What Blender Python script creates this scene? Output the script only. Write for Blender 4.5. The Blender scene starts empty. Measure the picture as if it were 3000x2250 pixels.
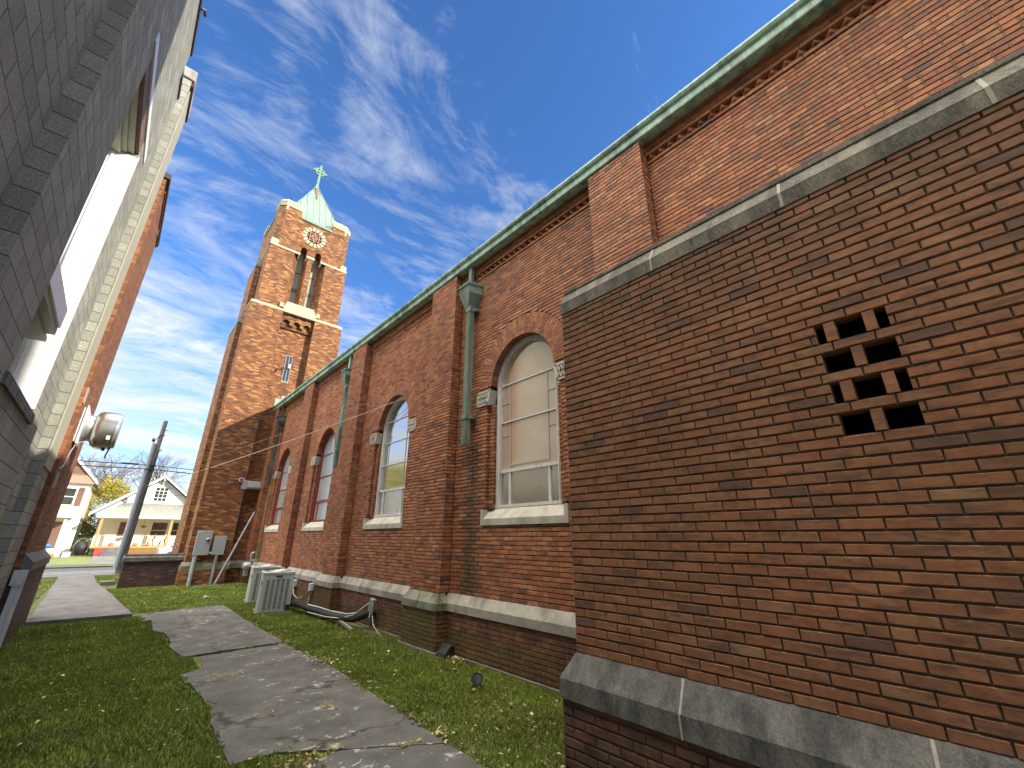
import bpy, math, random
import numpy as np
from mathutils import Vector, Matrix
random.seed(7)
rng = np.random.default_rng(7)
S = bpy.context.scene
COL = S.collection
PI = math.pi
R_ = math.radians

# ------------------------------------------------------------------ materials
def new_mat(name):
    m = bpy.data.materials.new(name); m.use_nodes = True
    nt = m.node_tree; nt.nodes.clear()
    out = nt.nodes.new('ShaderNodeOutputMaterial')
    b = nt.nodes.new('ShaderNodeBsdfPrincipled')
    nt.links.new(b.outputs[0], out.inputs[0])
    return m, nt, b

def N(nt, typ, **kw):
    n = nt.nodes.new(typ)
    for k, v in kw.items():
        if k.startswith('i_'):
            n.inputs[k[2:].replace('_', ' ')].default_value = v
        else:
            setattr(n, k, v)
    return n

def ramp(nt, stops, interp='LINEAR'):
    r = nt.nodes.new('ShaderNodeValToRGB'); cr = r.color_ramp; cr.interpolation = interp
    while len(cr.elements) > 1: cr.elements.remove(cr.elements[-1])
    for i, (p, c) in enumerate(stops):
        e = cr.elements[0] if i == 0 else cr.elements.new(p)
        e.position = p; e.color = (*c, 1) if len(c) == 3 else c
    return r

def mixc(nt, fac, a, b, mode='MIX'):
    m = nt.nodes.new('ShaderNodeMix'); m.data_type = 'RGBA'; m.blend_type = mode
    for s, v in ((m.inputs[0], fac), (m.inputs[6], a), (m.inputs[7], b)):
        if hasattr(v, 'is_linked') or hasattr(v, 'links'): nt.links.new(v, s)
        else: s.default_value = v if not isinstance(v, tuple) else ((*v, 1) if len(v) == 3 else v)
    return m.outputs[2]

def mathn(nt, op, a, b=None, clamp=False):
    m = nt.nodes.new('ShaderNodeMath'); m.operation = op; m.use_clamp = clamp
    for s, v in zip(m.inputs, (a, b)):
        if v is None: continue
        if hasattr(v, 'links'): nt.links.new(v, s)
        else: s.default_value = v
    return m.outputs[0]

def noise(nt, vec, scale, detail=4, rough=.55, stretch=None, dist=0):
    n = N(nt, 'ShaderNodeTexNoise'); n.inputs['Scale'].default_value = scale
    n.inputs['Detail'].default_value = detail; n.inputs['Roughness'].default_value = rough
    n.inputs['Distortion'].default_value = dist
    if stretch:
        mp = N(nt, 'ShaderNodeMapping'); mp.inputs['Scale'].default_value = stretch
        nt.links.new(vec, mp.inputs[0]); vec = mp.outputs[0]
    nt.links.new(vec, n.inputs['Vector'])
    return n.outputs['Fac']

def maprange(nt, v, a, b, c, d):
    m = N(nt, 'ShaderNodeMapRange'); nt.links.new(v, m.inputs[0])
    for i, x in enumerate((a, b, c, d)): m.inputs[i + 1].default_value = x
    return m.outputs[0]

def bump(nt, b, h, strength=.3, dist=.01):
    n = N(nt, 'ShaderNodeBump'); n.inputs['Strength'].default_value = strength
    n.inputs['Distance'].default_value = dist
    nt.links.new(h, n.inputs['Height']); nt.links.new(n.outputs[0], b.inputs['Normal'])

def geo_pos(nt):
    return N(nt, 'ShaderNodeTexCoord').outputs['Object']

def simple(name, c, rough=.6, metal=0., var=.25, scale=6., bstr=.15, stretch=None, c2=None, spec=.5, bdist=.01):
    """one colour with mottling, plus an optional second colour in patches"""
    m, nt, b = new_mat(name); v = geo_pos(nt)
    f = noise(nt, v, scale, 6, .6, stretch)
    f2 = noise(nt, v, scale * 7, 4, .6, stretch)
    s = maprange(nt, mathn(nt, 'ADD', mathn(nt, 'MULTIPLY', f, .65), mathn(nt, 'MULTIPLY', f2, .35)), .3, .7, 1 - var, 1 + var)
    g = N(nt, 'ShaderNodeCombineColor')
    for i in range(3): nt.links.new(s, g.inputs[i])
    base = (*c, 1)
    if c2:
        f3 = maprange(nt, noise(nt, v, scale * .45, 7, .65, stretch), .48, .62, 0, 1)
        base = mixc(nt, f3, c, c2)
    nt.links.new(mixc(nt, 1., base, g.outputs[0], 'MULTIPLY'), b.inputs['Base Color'])
    b.inputs['Roughness'].default_value = rough; b.inputs['Metallic'].default_value = metal
    b.inputs['Specular IOR Level'].default_value = spec
    if bstr: bump(nt, b, f2, bstr, bdist)
    return m

PAL_NAVE = [(.0, (0.282, 0.093, 0.043)), (.15, (0.330, 0.119, 0.054)), (.31, (0.384, 0.146, 0.065)), (.47, (0.300, 0.107, 0.050)),
            (.60, (0.402, 0.169, 0.078)), (.72, (0.228, 0.089, 0.048)), (.82, (0.336, 0.150, 0.073)), (.90, (0.150, 0.071, 0.050)), (.96, (0.444, 0.205, 0.095))]
PAL_ANNEX = [(.0, (.300, .124, .062)), (.16, (.285, .128, .066)), (.32, (.320, .136, .066)), (.46, (.265, .116, .062)),
             (.60, (.295, .118, .058)), (.72, (.320, .152, .076)), (.84, (.235, .106, .058)), (.93, (.165, .084, .058)), (.975, (.340, .190, .095))]
PAL_TOWER = [(.0, (0.160, 0.050, 0.012)), (.14, (0.228, 0.083, 0.019)), (.28, (0.184, 0.061, 0.014)), (.42, (0.291, 0.122, 0.030)),
             (.55, (0.136, 0.041, 0.011)), (.66, (0.242, 0.090, 0.021)), (.78, (0.092, 0.030, 0.010)), (.88, (0.388, 0.189, 0.054))]

def brick_geo_mat(name, pal):
    """for bricks modelled one by one: face attributes rnd / dirt / moss"""
    m, nt, b = new_mat(name); v = geo_pos(nt)
    a = N(nt, 'ShaderNodeAttribute', attribute_name='rnd')
    d = N(nt, 'ShaderNodeAttribute', attribute_name='dirt')
    g = N(nt, 'ShaderNodeAttribute', attribute_name='moss')
    r = ramp(nt, pal, 'CONSTANT'); nt.links.new(a.outputs['Fac'], r.inputs[0])
    n1 = noise(nt, v, 14, 4, .6); n2 = noise(nt, v, 150, 3, .7, (.35, .35, 1.)); big = noise(nt, v, .7, 4, .6)
    s = maprange(nt, n1, .3, .7, .80, 1.18)
    s2 = maprange(nt, n2, .3, .7, .86, 1.14)
    s3 = maprange(nt, big, .3, .7, .84, 1.14)
    k = mathn(nt, 'MULTIPLY', mathn(nt, 'MULTIPLY', s, s2), s3)
    cc = N(nt, 'ShaderNodeCombineColor')
    for i in range(3): nt.links.new(k, cc.inputs[i])
    col = mixc(nt, 1., r.outputs[0], cc.outputs[0], 'MULTIPLY')
    fl_ = maprange(nt, noise(nt, v, 1., 4, .6, (5.5, 5.5, 24)), .50, .66, 0, .62)   # flashed, darker bands inside each brick
    col = mixc(nt, fl_, col, (.092, .056, .044))
    ea = N(nt, 'ShaderNodeAttribute', attribute_name='edge')
    col = mixc(nt, mathn(nt, 'MULTIPLY', ea.outputs['Fac'], .5), col, (.42, .27, .17))
    smoke = maprange(nt, noise(nt, v, .55, 5, .65), .55, .75, 0, .45)      # soot patches
    col = mixc(nt, smoke, col, (.070, .044, .038))
    dn = mathn(nt, 'MULTIPLY', d.outputs['Fac'], maprange(nt, noise(nt, v, 5, 5, .65), .3, .65, .45, 1.1), True)
    col = mixc(nt, dn, col, (.034, .026, .021))
    gn = mathn(nt, 'MULTIPLY', g.outputs['Fac'], maprange(nt, noise(nt, v, 9, 5, .7), .34, .6, .25, 1.1), True)
    col = mixc(nt, gn, col, (.060, .074, .018))
    nt.links.new(col, b.inputs['Base Color'])
    b.inputs['Roughness'].default_value = .72
    b.inputs['Specular IOR Level'].default_value = .4
    bump(nt, b, mathn(nt, 'ADD', n2, mathn(nt, 'MULTIPLY', n1, .6)), .32, .006)
    return m

def brick_tex_mat(name, pal, mortar=(.12, .085, .065), w=.2134, h=.0677, ms=.010, block=False, rough=.8):
    """bricks / blocks from the wall's own flat coordinates (UV in metres)"""
    m, nt, b = new_mat(name); v = geo_pos(nt)
    uv = N(nt, 'ShaderNodeUVMap', uv_map='UVMap')
    br = N(nt, 'ShaderNodeTexBrick'); br.offset = .5; br.squash = 1.
    nt.links.new(uv.outputs[0], br.inputs['Vector'])
    for k, x in (('Scale', 1.), ('Mortar Size', ms * .5), ('Mortar Smooth', .25), ('Bias', 0.), ('Brick Width', w), ('Row Height', h)):
        br.inputs[k].default_value = x
    br.inputs['Color1'].default_value = (0, 0, 0, 1); br.inputs['Color2'].default_value = (1, 1, 1, 1)
    br.inputs['Mortar'].default_value = (.5, .5, .5, 1)
    r = ramp(nt, pal, 'CONSTANT' if not block else 'LINEAR'); nt.links.new(br.outputs['Color'], r.inputs[0])
    n1 = noise(nt, v, 11 if not block else 42, 6, .75); big = noise(nt, v, .8, 5, .6)
    fine = noise(nt, v, 120, 3, .7)
    k = mathn(nt, 'MULTIPLY', maprange(nt, n1, .3, .7, .82 if not block else .66, 1.18 if not block else 1.3), maprange(nt, big, .3, .7, .86, 1.12))
    cc = N(nt, 'ShaderNodeCombineColor')
    for i in range(3): nt.links.new(k, cc.inputs[i])
    col = mixc(nt, 1., r.outputs[0], cc.outputs[0], 'MULTIPLY')
    if block:
        pit = maprange(nt, noise(nt, v, 75, 3, .7), .36, .47, .55, 0)
        col = mixc(nt, pit, col, (.075, .073, .068))
        grime = maprange(nt, noise(nt, v, 1.6, 6, .65, (1.6, 1.6, .45)), .5, .72, 0, .38)
        col = mixc(nt, grime, col, (.15, .148, .14))
    col = mixc(nt, br.outputs['Fac'], col, mortar)
    nt.links.new(col, b.inputs['Base Color'])
    b.inputs['Roughness'].default_value = rough
    hgt = mathn(nt, 'SUBTRACT', mathn(nt, 'MULTIPLY', mathn(nt, 'ADD', n1, fine), .22 if not block else .5), br.outputs['Fac'])
    bump(nt, b, hgt, .7 if not block else 1., .008 if not block else .022)
    return m

M = {}
M['brick'] = brick_geo_mat('nave_brick', PAL_NAVE)
M['brick_annex'] = brick_geo_mat('annex_brick', PAL_ANNEX)
M['mortar'] = simple('dark_raked_mortar', (.070, .050, .042), .95, var=.3, scale=20)
M['head_mortar'] = simple('flush_mortar', (.235, .135, .090), .9, var=.3, scale=25)
M['brick_tower'] = brick_tex_mat('tower_brick', PAL_TOWER, (.15, .105, .07))
M['brick_left'] = brick_tex_mat('wing_brick', [(0, (.17, .055, .018)), (.3, (.23, .080, .025)), (.6, (.14, .048, .018)), (.8, (.27, .105, .035))], (.10, .065, .045))
M['brick_dark'] = brick_tex_mat('sooty_brick', [(0, (.075, .040, .034)), (.35, (.10, .05, .04)), (.65, (.055, .034, .032)), (.85, (.13, .06, .045))], (.05, .04, .038))
M['block'] = brick_tex_mat('concrete_block', [(0, (.265, .263, .215)), (.5, (.325, .32, .262)), (1, (.385, .378, .31))], (.065, .062, .06), .406, .2032, .012, True, .9)
M['render'] = simple('smooth_cement', (.33, .31, .235), .85, var=.12, scale=3, bstr=.1, stretch=(1, 1, .4))
M['stone'] = simple('grey_limestone', (.32, .30, .265), .8, var=.32, scale=6, bstr=.5, c2=(.19, .18, .155), stretch=(1, 1, .6), bdist=.015)
M['stone_dark'] = simple('weathered_limestone', (.150, .146, .135), .82, var=.42, scale=7, bstr=.8, c2=(.07, .072, .07), stretch=(1, 1.3, .5), bdist=.02)
M['stone_coping'] = simple('sooty_limestone', (.200, .180, .145), .85, var=.38, scale=6, bstr=.8, c2=(.10, .094, .08), stretch=(1, 1.4, .4), bdist=.02)
M['stone_moss'] = simple('mossy_limestone', (.22, .225, .175), .85, var=.25, scale=5, bstr=.3, c2=(.075, .09, .03))
M['stone_tower'] = simple('pale_limestone', (.40, .355, .245), .8, var=.12, scale=3, bstr=.15)
M['stone_pale'] = simple('washed_limestone', (.44, .415, .365), .8, var=.22, scale=6, bstr=.35, c2=(.33, .31, .275), stretch=(1, 1, .5))
M['terracotta'] = simple('terracotta_grille', (.36, .19, .115), .8, var=.15)
M['flashing'] = simple('chalky_copper', (.26, .33, .235), .7, var=.2)
M['joint'] = simple('pale_mortar', (.36, .345, .30), .9, var=.2, scale=20)
M['copper'] = simple('verdigris_copper', (.30, .46, .385), .55, var=.42, scale=3, bstr=.2, stretch=(3, 3, .45), c2=(.115, .20, .17))
M['copper_pale'] = simple('pale_verdigris', (.135, .245, .172), .6, var=.22, scale=2, bstr=.08, stretch=(3, 3, .6))
M['copper_dark'] = simple('dull_verdigris', (.125, .175, .135), .5, var=.3, scale=4, bstr=.15, stretch=(3, 3, .6), c2=(.19, .245, .19))
M['copper_black'] = simple('blackened_copper', (.045, .060, .058), .45, var=.3, scale=4, stretch=(3, 3, .6), c2=(.09, .12, .11))
M['white_paint'] = simple('peeling_white_paint', (.62, .62, .60), .6, var=.12, scale=9, bstr=.25, stretch=(6, 6, .7), c2=(.46, .46, .45))
M['red_paint'] = simple('dark_red_paint', (.20, .024, .03), .5, var=.25, scale=9, bstr=.2, stretch=(6, 6, .7))
M['white_clad'] = simple('white_metal_cladding', (.78, .78, .76), .35, var=.04, scale=2, bstr=.02)
M['grey_metal'] = simple('grey_enamel', (.36, .39, .43), .4, var=.06, scale=3, bstr=.03)
M['galv'] = simple('galvanised_steel', (.40, .42, .43), .38, .7, var=.12, scale=8, bstr=.05)
M['steel'] = simple('spun_aluminium', (.52, .51, .48), .30, .9, var=.06, scale=2, bstr=.02, stretch=(8, 1, 1))
M['ac'] = simple('beige_grey_enamel', (.46, .49, .46), .45, var=.05, scale=3, bstr=.03)
M['ac_dark'] = simple('condenser_fins', (.13, .14, .135), .6, var=.3, scale=60, bstr=.3)
M['black'] = simple('black_rubber', (.018, .018, .019), .55, var=.3, scale=14, bstr=.4)
M['dark'] = simple('dark_void', (.006, .006, .007), .9, var=.1, bstr=0)
M['wire_black'] = simple('black_cable', (.02, .02, .022), .6, var=.1, bstr=0)
M['wire_grey'] = simple('grey_cable', (.30, .28, .25), .6, var=.1, bstr=0)
M['wire_white'] = simple('white_cable', (.65, .65, .63), .5, var=.1, bstr=0)
M['plastic_white'] = simple('white_plastic', (.62, .64, .68), .4, var=.05, bstr=0)
M['wood_grey'] = simple('weathered_wood', (.25, .225, .19), .85, var=.3, scale=6, bstr=.4, stretch=(9, 9, .5))
M['wood_new'] = simple('new_timber', (.50, .27, .10), .7, var=.15, scale=6, bstr=.1, stretch=(5, 5, .6))
M['siding_white'] = simple('white_siding', (.74, .73, .70), .6, var=.05, scale=2, bstr=.05)
M['siding_yellow'] = simple('cream_siding', (.72, .68, .53), .65, var=.06, scale=2, bstr=.05)
M['siding_pale'] = simple('pale_clapboard', (.66, .62, .50), .65, var=.08, scale=2, bstr=.05)
M['shingle'] = simple('grey_shingles', (.20, .195, .165), .9, var=.3, scale=9, bstr=.3, c2=(.26, .25, .205))
M['shingle_red'] = simple('brown_red_shingles', (.40, .235, .17), .9, var=.25, scale=9, bstr=.3)
M['roof_dark'] = simple('slate_roof', (.07, .07, .075), .8, var=.2, scale=6, bstr=.3)
M['brown_trim'] = simple('brown_trim', (.16, .085, .055), .6, var=.12, bstr=.05)
M['rust'] = simple('rusty_steel', (.15, .095, .075), .8, var=.35, scale=9, bstr=.2)
M['sage'] = simple('sage_painted_steel', (.33, .345, .27), .55, var=.08, scale=3, bstr=.05)
M['flash'] = simple('dark_flashing', (.05, .035, .04), .5, var=.2, bstr=.1)
M['bark'] = simple('grey_bark', (.115, .095, .08), .9, var=.3, scale=8, bstr=.4)
M['asphalt'] = simple('asphalt', (.085, .088, .095), .85, var=.15, scale=5, bstr=.2)
M['line_paint'] = simple('road_paint', (.72, .72, .72), .7, var=.1, scale=8, bstr=0)
M['blue'] = simple('blue_tarp', (.04, .14, .48), .5, var=.2, bstr=.1)
M['orange'] = simple('pumpkin_skin', (.75, .18, .03), .5, var=.1, bstr=.1)
M['red'] = simple('red_plastic', (.45, .05, .04), .5, var=.1, bstr=.1)
M['car_paint'] = simple('silver_paint', (.42, .46, .52), .25, .3, var=.03, bstr=0)
M['glass_dark'] = simple('dark_glass', (.035, .045, .05), .08, var=.1, bstr=0, spec=.9)
M['gold_glow'] = simple('plastic_jug', (.75, .74, .70), .4, var=.05, bstr=0)

def glass_mat(name, tint, fac, rough, bscale, bstr, tint2=None):
    m = bpy.data.materials.new(name); m.use_nodes = True
    nt = m.node_tree; nt.nodes.clear()
    out = N(nt, 'ShaderNodeOutputMaterial'); mx = N(nt, 'ShaderNodeMixShader')
    d = N(nt, 'ShaderNodeBsdfDiffuse'); g = N(nt, 'ShaderNodeBsdfGlossy')
    v = geo_pos(nt)
    f = noise(nt, v, 3, 6, .65)
    c = mixc(nt, maprange(nt, f, .35, .65, 0, 1), tint, tint2 or tuple(x * .8 for x in tint))
    nt.links.new(c, d.inputs[0]); g.inputs['Roughness'].default_value = rough
    g.inputs['Color'].default_value = (.92, .93, .95, 1)
    h = noise(nt, v, bscale, 3, .5, (1, 2.2, .35))
    bn = N(nt, 'ShaderNodeBump'); bn.inputs['Strength'].default_value = bstr; bn.inputs['Distance'].default_value = .01
    nt.links.new(h, bn.inputs['Height']); nt.links.new(bn.outputs[0], g.inputs['Normal'])
    mx.inputs[0].default_value = fac
    nt.links.new(d.outputs[0], mx.inputs[1]); nt.links.new(g.outputs[0], mx.inputs[2]); nt.links.new(mx.outputs[0], out.inputs[0])
    return m
M['glass_tan_reflection'] = glass_mat('tan_reflection_panes', (.37, .265, .185), .40, .10, 3, .05, (.40, .325, .255))  # tan of the sunlit wall opposite, its reflection put into the pane colour
M['glass_ripple'] = glass_mat('rippled_panes', (.17, .15, .12), .50, .03, 26, .45)
M['glass_clear'] = glass_mat('clear_panes', (.16, .18, .19), .55, .03, 8, .12)
M['glass_grey'] = glass_mat('milky_panes', (.34, .39, .39), .40, .08, 12, .12)
M['glass_house'] = glass_mat('house_panes', (.05, .065, .055), .25, .03, 2, .05)

def path_mat(name, c, spots=True):
    m, nt, b = new_mat(name); v = geo_pos(nt)
    n1 = noise(nt, v, 2.2, 8, .65); n2 = noise(nt, v, 45, 4, .7)
    k = mathn(nt, 'MULTIPLY', maprange(nt, n1, .3, .7, .58, 1.38), maprange(nt, n2, .3, .7, .78, 1.22))
    cc = N(nt, 'ShaderNodeCombineColor')
    for i in range(3): nt.links.new(k, cc.inputs[i])
    col = mixc(nt, 1., c, cc.outputs[0], 'MULTIPLY')
    if spots:   # old lime / paint splashes and dark droppings
        big = maprange(nt, noise(nt, v, 1.1, 3, .5), .48, .58, 0, 1)
        w = maprange(nt, noise(nt, v, 6.0, 7, .68, (1, 1.25, 1), .6), .585, .62, 0, 1)
        col = mixc(nt, mathn(nt, 'MULTIPLY', mathn(nt, 'MULTIPLY', w, mathn(nt, 'ADD', mathn(nt, 'MULTIPLY', big, .9), .08)), .9, True), col, (.46, .45, .43))
        vo = N(nt, 'ShaderNodeTexVoronoi', feature='DISTANCE_TO_EDGE'); vo.inputs['Scale'].default_value = .55
        wv = N(nt, 'ShaderNodeVectorMath', operation='ADD'); nz = N(nt, 'ShaderNodeTexNoise'); nz.inputs['Scale'].default_value = 3.5; nz.inputs['Detail'].default_value = 6
        nt.links.new(v, nz.inputs['Vector'])
        ws = N(nt, 'ShaderNodeVectorMath', operation='SCALE'); ws.inputs['Scale'].default_value = .45; nt.links.new(nz.outputs['Color'], ws.inputs[0])
        nt.links.new(v, wv.inputs[0]); nt.links.new(ws.outputs[0], wv.inputs[1]); nt.links.new(wv.outputs[0], vo.inputs['Vector'])
        crk = mathn(nt, 'MULTIPLY', maprange(nt, vo.outputs['Distance'], .005, .016, .9, 0), maprange(nt, noise(nt, v, .9, 2, .5), .40, .50, 0, 1))
        col = mixc(nt, crk, col, (.030, .030, .020))
        dk = maprange(nt, noise(nt, v, 17, 2, .5), .70, .73, 0, .8)
        col = mixc(nt, dk, col, (.03, .028, .025))
        br = maprange(nt, noise(nt, v, 1.6, 6, .7), .55, .72, 0, .5)
        col = mixc(nt, br, col, (.11, .085, .055))
    nt.links.new(col, b.inputs['Base Color']); b.inputs['Roughness'].default_value = .9
    bump(nt, b, mathn(nt, 'ADD', n2, n1), .35, .008)
    return m
M['path'] = path_mat('old_concrete', (.098, .095, .091))
M['walk'] = path_mat('sidewalk_concrete', (.135, .13, .126), False)
M['footing'] = path_mat('footing_concrete', (.17, .155, .125), False)

def blade_mat(name, stops, rough=.6):
    m, nt, b = new_mat(name)
    a = N(nt, 'ShaderNodeAttribute', attribute_name='rnd')
    r = ramp(nt, stops); nt.links.new(a.outputs['Fac'], r.inputs[0])
    v = geo_pos(nt)
    big = maprange(nt, noise(nt, v, 1.3, 5, .6), .35, .65, .72, 1.25)
    cc = N(nt, 'ShaderNodeCombineColor')
    for i in range(3): nt.links.new(big, cc.inputs[i])
    nt.links.new(mixc(nt, 1., r.outputs[0], cc.outputs[0], 'MULTIPLY'), b.inputs['Base Color'])
    b.inputs['Roughness'].default_value = rough; b.inputs['Specular IOR Level'].default_value = .25
    return m
M['blade'] = blade_mat('grass_blades', [(0, (.120, .170, .024)), (.4, (.180, .245, .035)), (.75, (.250, .315, .052)), (.93, (.27, .30, .06)), (1, (.40, .35, .16))])
M['leaf_dead'] = blade_mat('dead_leaves', [(0, (.07, .045, .025)), (.35, (.16, .095, .045)), (.65, (.27, .19, .10)), (.9, (.42, .35, .23)), (1, (.52, .47, .37))], .8)
M['leaf_yellow'] = blade_mat('autumn_leaves', [(0, (.12, .125, .014)), (.35, (.24, .22, .024)), (.7, (.37, .30, .034)), (1, (.50, .39, .06))])
M['leaf_green'] = blade_mat('ivy_leaves', [(0, (.04, .065, .015)), (.6, (.08, .11, .025)), (1, (.13, .15, .04))])
M['soil'] = simple('lawn_soil', (.085, .105, .022), .95, var=.35, scale=3, bstr=.5, c2=(.075, .06, .03))
M['lawn_far'] = simple('far_lawn', (.115, .150, .035), .95, var=.3, scale=2, bstr=.4, c2=(.15, .16, .05))

# ------------------------------------------------------------------ mesh builder
class MB:
    def __init__(s):
        s.v = []; s.f = []; s.m = []; s.r = []; s.d = []; s.g = []; s.e = {}
    def face(s, pts, m=0, r=0., d=0., g=0.):
        i = len(s.v); s.v.extend(pts); s.f.append(tuple(range(i, i + len(pts))))
        s.m.append(m); s.r.append(r); s.d.append(d); s.g.append(g)
    def mesh(s, verts, faces, m=0, r=0., d=0., g=0.):
        i = len(s.v); s.v.extend(verts)
        for f in faces:
            s.f.append(tuple(i + k for k in f)); s.m.append(m); s.r.append(r); s.d.append(d); s.g.append(g)
    def box(s, x0, x1, y0, y1, z0, z1, m=0, r=0.):
        v = [(x0, y0, z0), (x1, y0, z0), (x1, y1, z0), (x0, y1, z0), (x0, y0, z1), (x1, y0, z1), (x1, y1, z1), (x0, y1, z1)]
        s.mesh(v, [(0, 3, 2, 1), (4, 5, 6, 7), (0, 1, 5, 4), (1, 2, 6, 5), (2, 3, 7, 6), (3, 0, 4, 7)], m, r)
    def extrude(s, prof, fn, a, b, m=0, caps=True):
        """prof: closed list of (p,q); fn(p,q,t) -> point; from t=a to t=b"""
        n = len(prof)
        v = [fn(p, q, a) for p, q in prof] + [fn(p, q, b) for p, q in prof]
        f = [(i, (i + 1) % n, n + (i + 1) % n, n + i) for i in range(n)]
        if caps: f += [tuple(range(n))[::-1], tuple(range(n, 2 * n))]
        s.mesh(v, f, m)
    def tube(s, pts, r, n=8, m=0, caps=True, r2=None):
        pts = [Vector(p) for p in pts]; k = len(pts); ring = []; up = None
        for i, p in enumerate(pts):
            t = (pts[min(i + 1, k - 1)] - pts[max(i - 1, 0)]).normalized()
            if up is None:
                up = Vector((0, 0, 1)) if abs(t.z) < .9 else Vector((1, 0, 0))
            a = (up - t * up.dot(t)).normalized(); b = t.cross(a); up = a
            rr = r if r2 is None else r + (r2 - r) * i / (k - 1)
            ring.append([tuple(p + a * (rr * math.cos(2 * PI * j / n)) + b * (rr * math.sin(2 * PI * j / n))) for j in range(n)])
        v = [q for rg in ring for q in rg]; f = []
        for i in range(k - 1):
            for j in range(n):
                f.append((i * n + j, i * n + (j + 1) % n, (i + 1) * n + (j + 1) % n, (i + 1) * n + j))
        if caps: f += [tuple(range(n))[::-1], tuple(range((k - 1) * n, k * n))]
        s.mesh(v, f, m)
    def lathe(s, prof, o, ax, n=32, m=0):
        """prof: list of (t along axis, radius)"""
        o = Vector(o); ax = Vector(ax).normalized()
        up = Vector((0, 0, 1)) if abs(ax.z) < .9 else Vector((1, 0, 0))
        a = (up - ax * up.dot(ax)).normalized(); b = ax.cross(a)
        v = []; f = []
        for t, r in prof:
            for j in range(n):
                v.append(tuple(o + ax * t + a * (r * math.cos(2 * PI * j / n)) + b * (r * math.sin(2 * PI * j / n))))
        for i in range(len(prof) - 1):
            for j in range(n):
                f.append((i * n + j, i * n + (j + 1) % n, (i + 1) * n + (j + 1) % n, (i + 1) * n + j))
        f += [tuple(range(n))[::-1], tuple(range((len(prof) - 1) * n, len(prof) * n))]
        s.mesh(v, f, m)
    def build(s, name, mats, parent=None, smooth=False, bevel=0., fix=True):
        me = bpy.data.meshes.new(name); me.from_pydata(s.v, [], s.f)
        if not isinstance(mats, (list, tuple)): mats = [mats]
        for x in mats: me.materials.append(x)
        nf = len(s.f)
        me.polygons.foreach_set('material_index', np.array(s.m, dtype=np.int32))
        ed = np.zeros(nf, np.float32)
        for k_, v_ in s.e.items(): ed[k_] = v_
        for nm, arr in (('rnd', s.r), ('dirt', s.d), ('moss', s.g), ('edge', ed)):
            if any(arr):
                me.attributes.new(nm, 'FLOAT', 'FACE').data.foreach_set('value', np.array(arr, dtype=np.float32))
        if smooth: me.polygons.foreach_set('use_smooth', np.ones(nf, dtype=bool))
        me.update()
        if fix and nf < 4000:
            import bmesh
            bm = bmesh.new(); bm.from_mesh(me)
            bmesh.ops.recalc_face_normals(bm, faces=bm.faces); bm.to_mesh(me); bm.free()
        uv = me.uv_layers.new(name='UVMap')
        if nf < 20000:
            co = np.empty(len(me.vertices) * 3, np.float32); me.vertices.foreach_get('co', co); co = co.reshape(-1, 3)
            data = np.zeros((len(me.loops), 2), np.float32)
            for p in me.polygons:
                n = p.normal; vi = list(p.vertices); c = co[vi]
                if abs(n.z) > .75: q = c[:, :2]
                else:
                    h = Vector((-n.y, n.x)).normalized()
                    if abs(n.x) > .97: q = np.stack([c[:, 1], c[:, 2]], 1)
                    elif abs(n.y) > .97: q = np.stack([c[:, 0], c[:, 2]], 1)
                    else: q = np.stack([c[:, 0] * h.x + c[:, 1] * h.y, c[:, 2]], 1)
                data[list(p.loop_indices)] = q
            uv.data.foreach_set('uv', data.ravel())
        o = bpy.data.objects.new(name, me); COL.objects.link(o)
        if parent: o.parent = parent
        if smooth:
            md = o.modifiers.new('edges', 'EDGE_SPLIT'); md.split_angle = R_(38)
        if bevel:
            md = o.modifiers.new('bevel', 'BEVEL'); md.width = bevel; md.segments = 2; md.limit_method = 'ANGLE'
        return o

def tag(o, label, cat, group=None):
    o['label'] = label; o['category'] = cat
    if group: o['group'] = group
    return o
def struct(o): o['kind'] = 'structure'; return o
def stuff(o, label=None, cat=None):
    o['kind'] = 'stuff'
    if label: o['label'] = label; o['category'] = cat
    return o
def thing(name, label, cat, loc=(0, 0, 0), group=None):
    o = bpy.data.objects.new(name, None); COL.objects.link(o); o.location = loc
    o.empty_display_size = .2
    return tag(o, label, cat, group)
def mark(o, label): o['label'] = label; return o

# ------------------------------------------------------------------ key levels
CAM = (0, 0, 1.85)
C = .06773                     # brick course
XN, XP = 4.807, 4.59           # nave wall / pilaster face
ZB = .93                       # top of the water table
ZE = 7.58                      # underside of the gutter
XA, YA = 3.159, 2.64           # annex wall plane, its far corner
WC = [5.04, 9.845, 14.62, 19.39]      # window centres
PL = [(-2.6, -1.63), (2.17, 3.14), (6.925, 7.93), (11.71, 12.71), (16.45, 17.45), (21.22, 21.95)]
PIPE = [6.42, 13.07, 20.66]
ZS = 4.605                     # arch springing
def gz(y): return min(max((y - 12) / 8, 0), 1) * .10

# ------------------------------------------------------------------ brickwork, one brick at a time
def sub(iv, a, b):
    out = []
    for p, q in iv:
        if b <= p or a >= q: out.append((p, q)); continue
        if a > p: out.append((p, a))
        if b < q: out.append((b, q))
    return out

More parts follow.
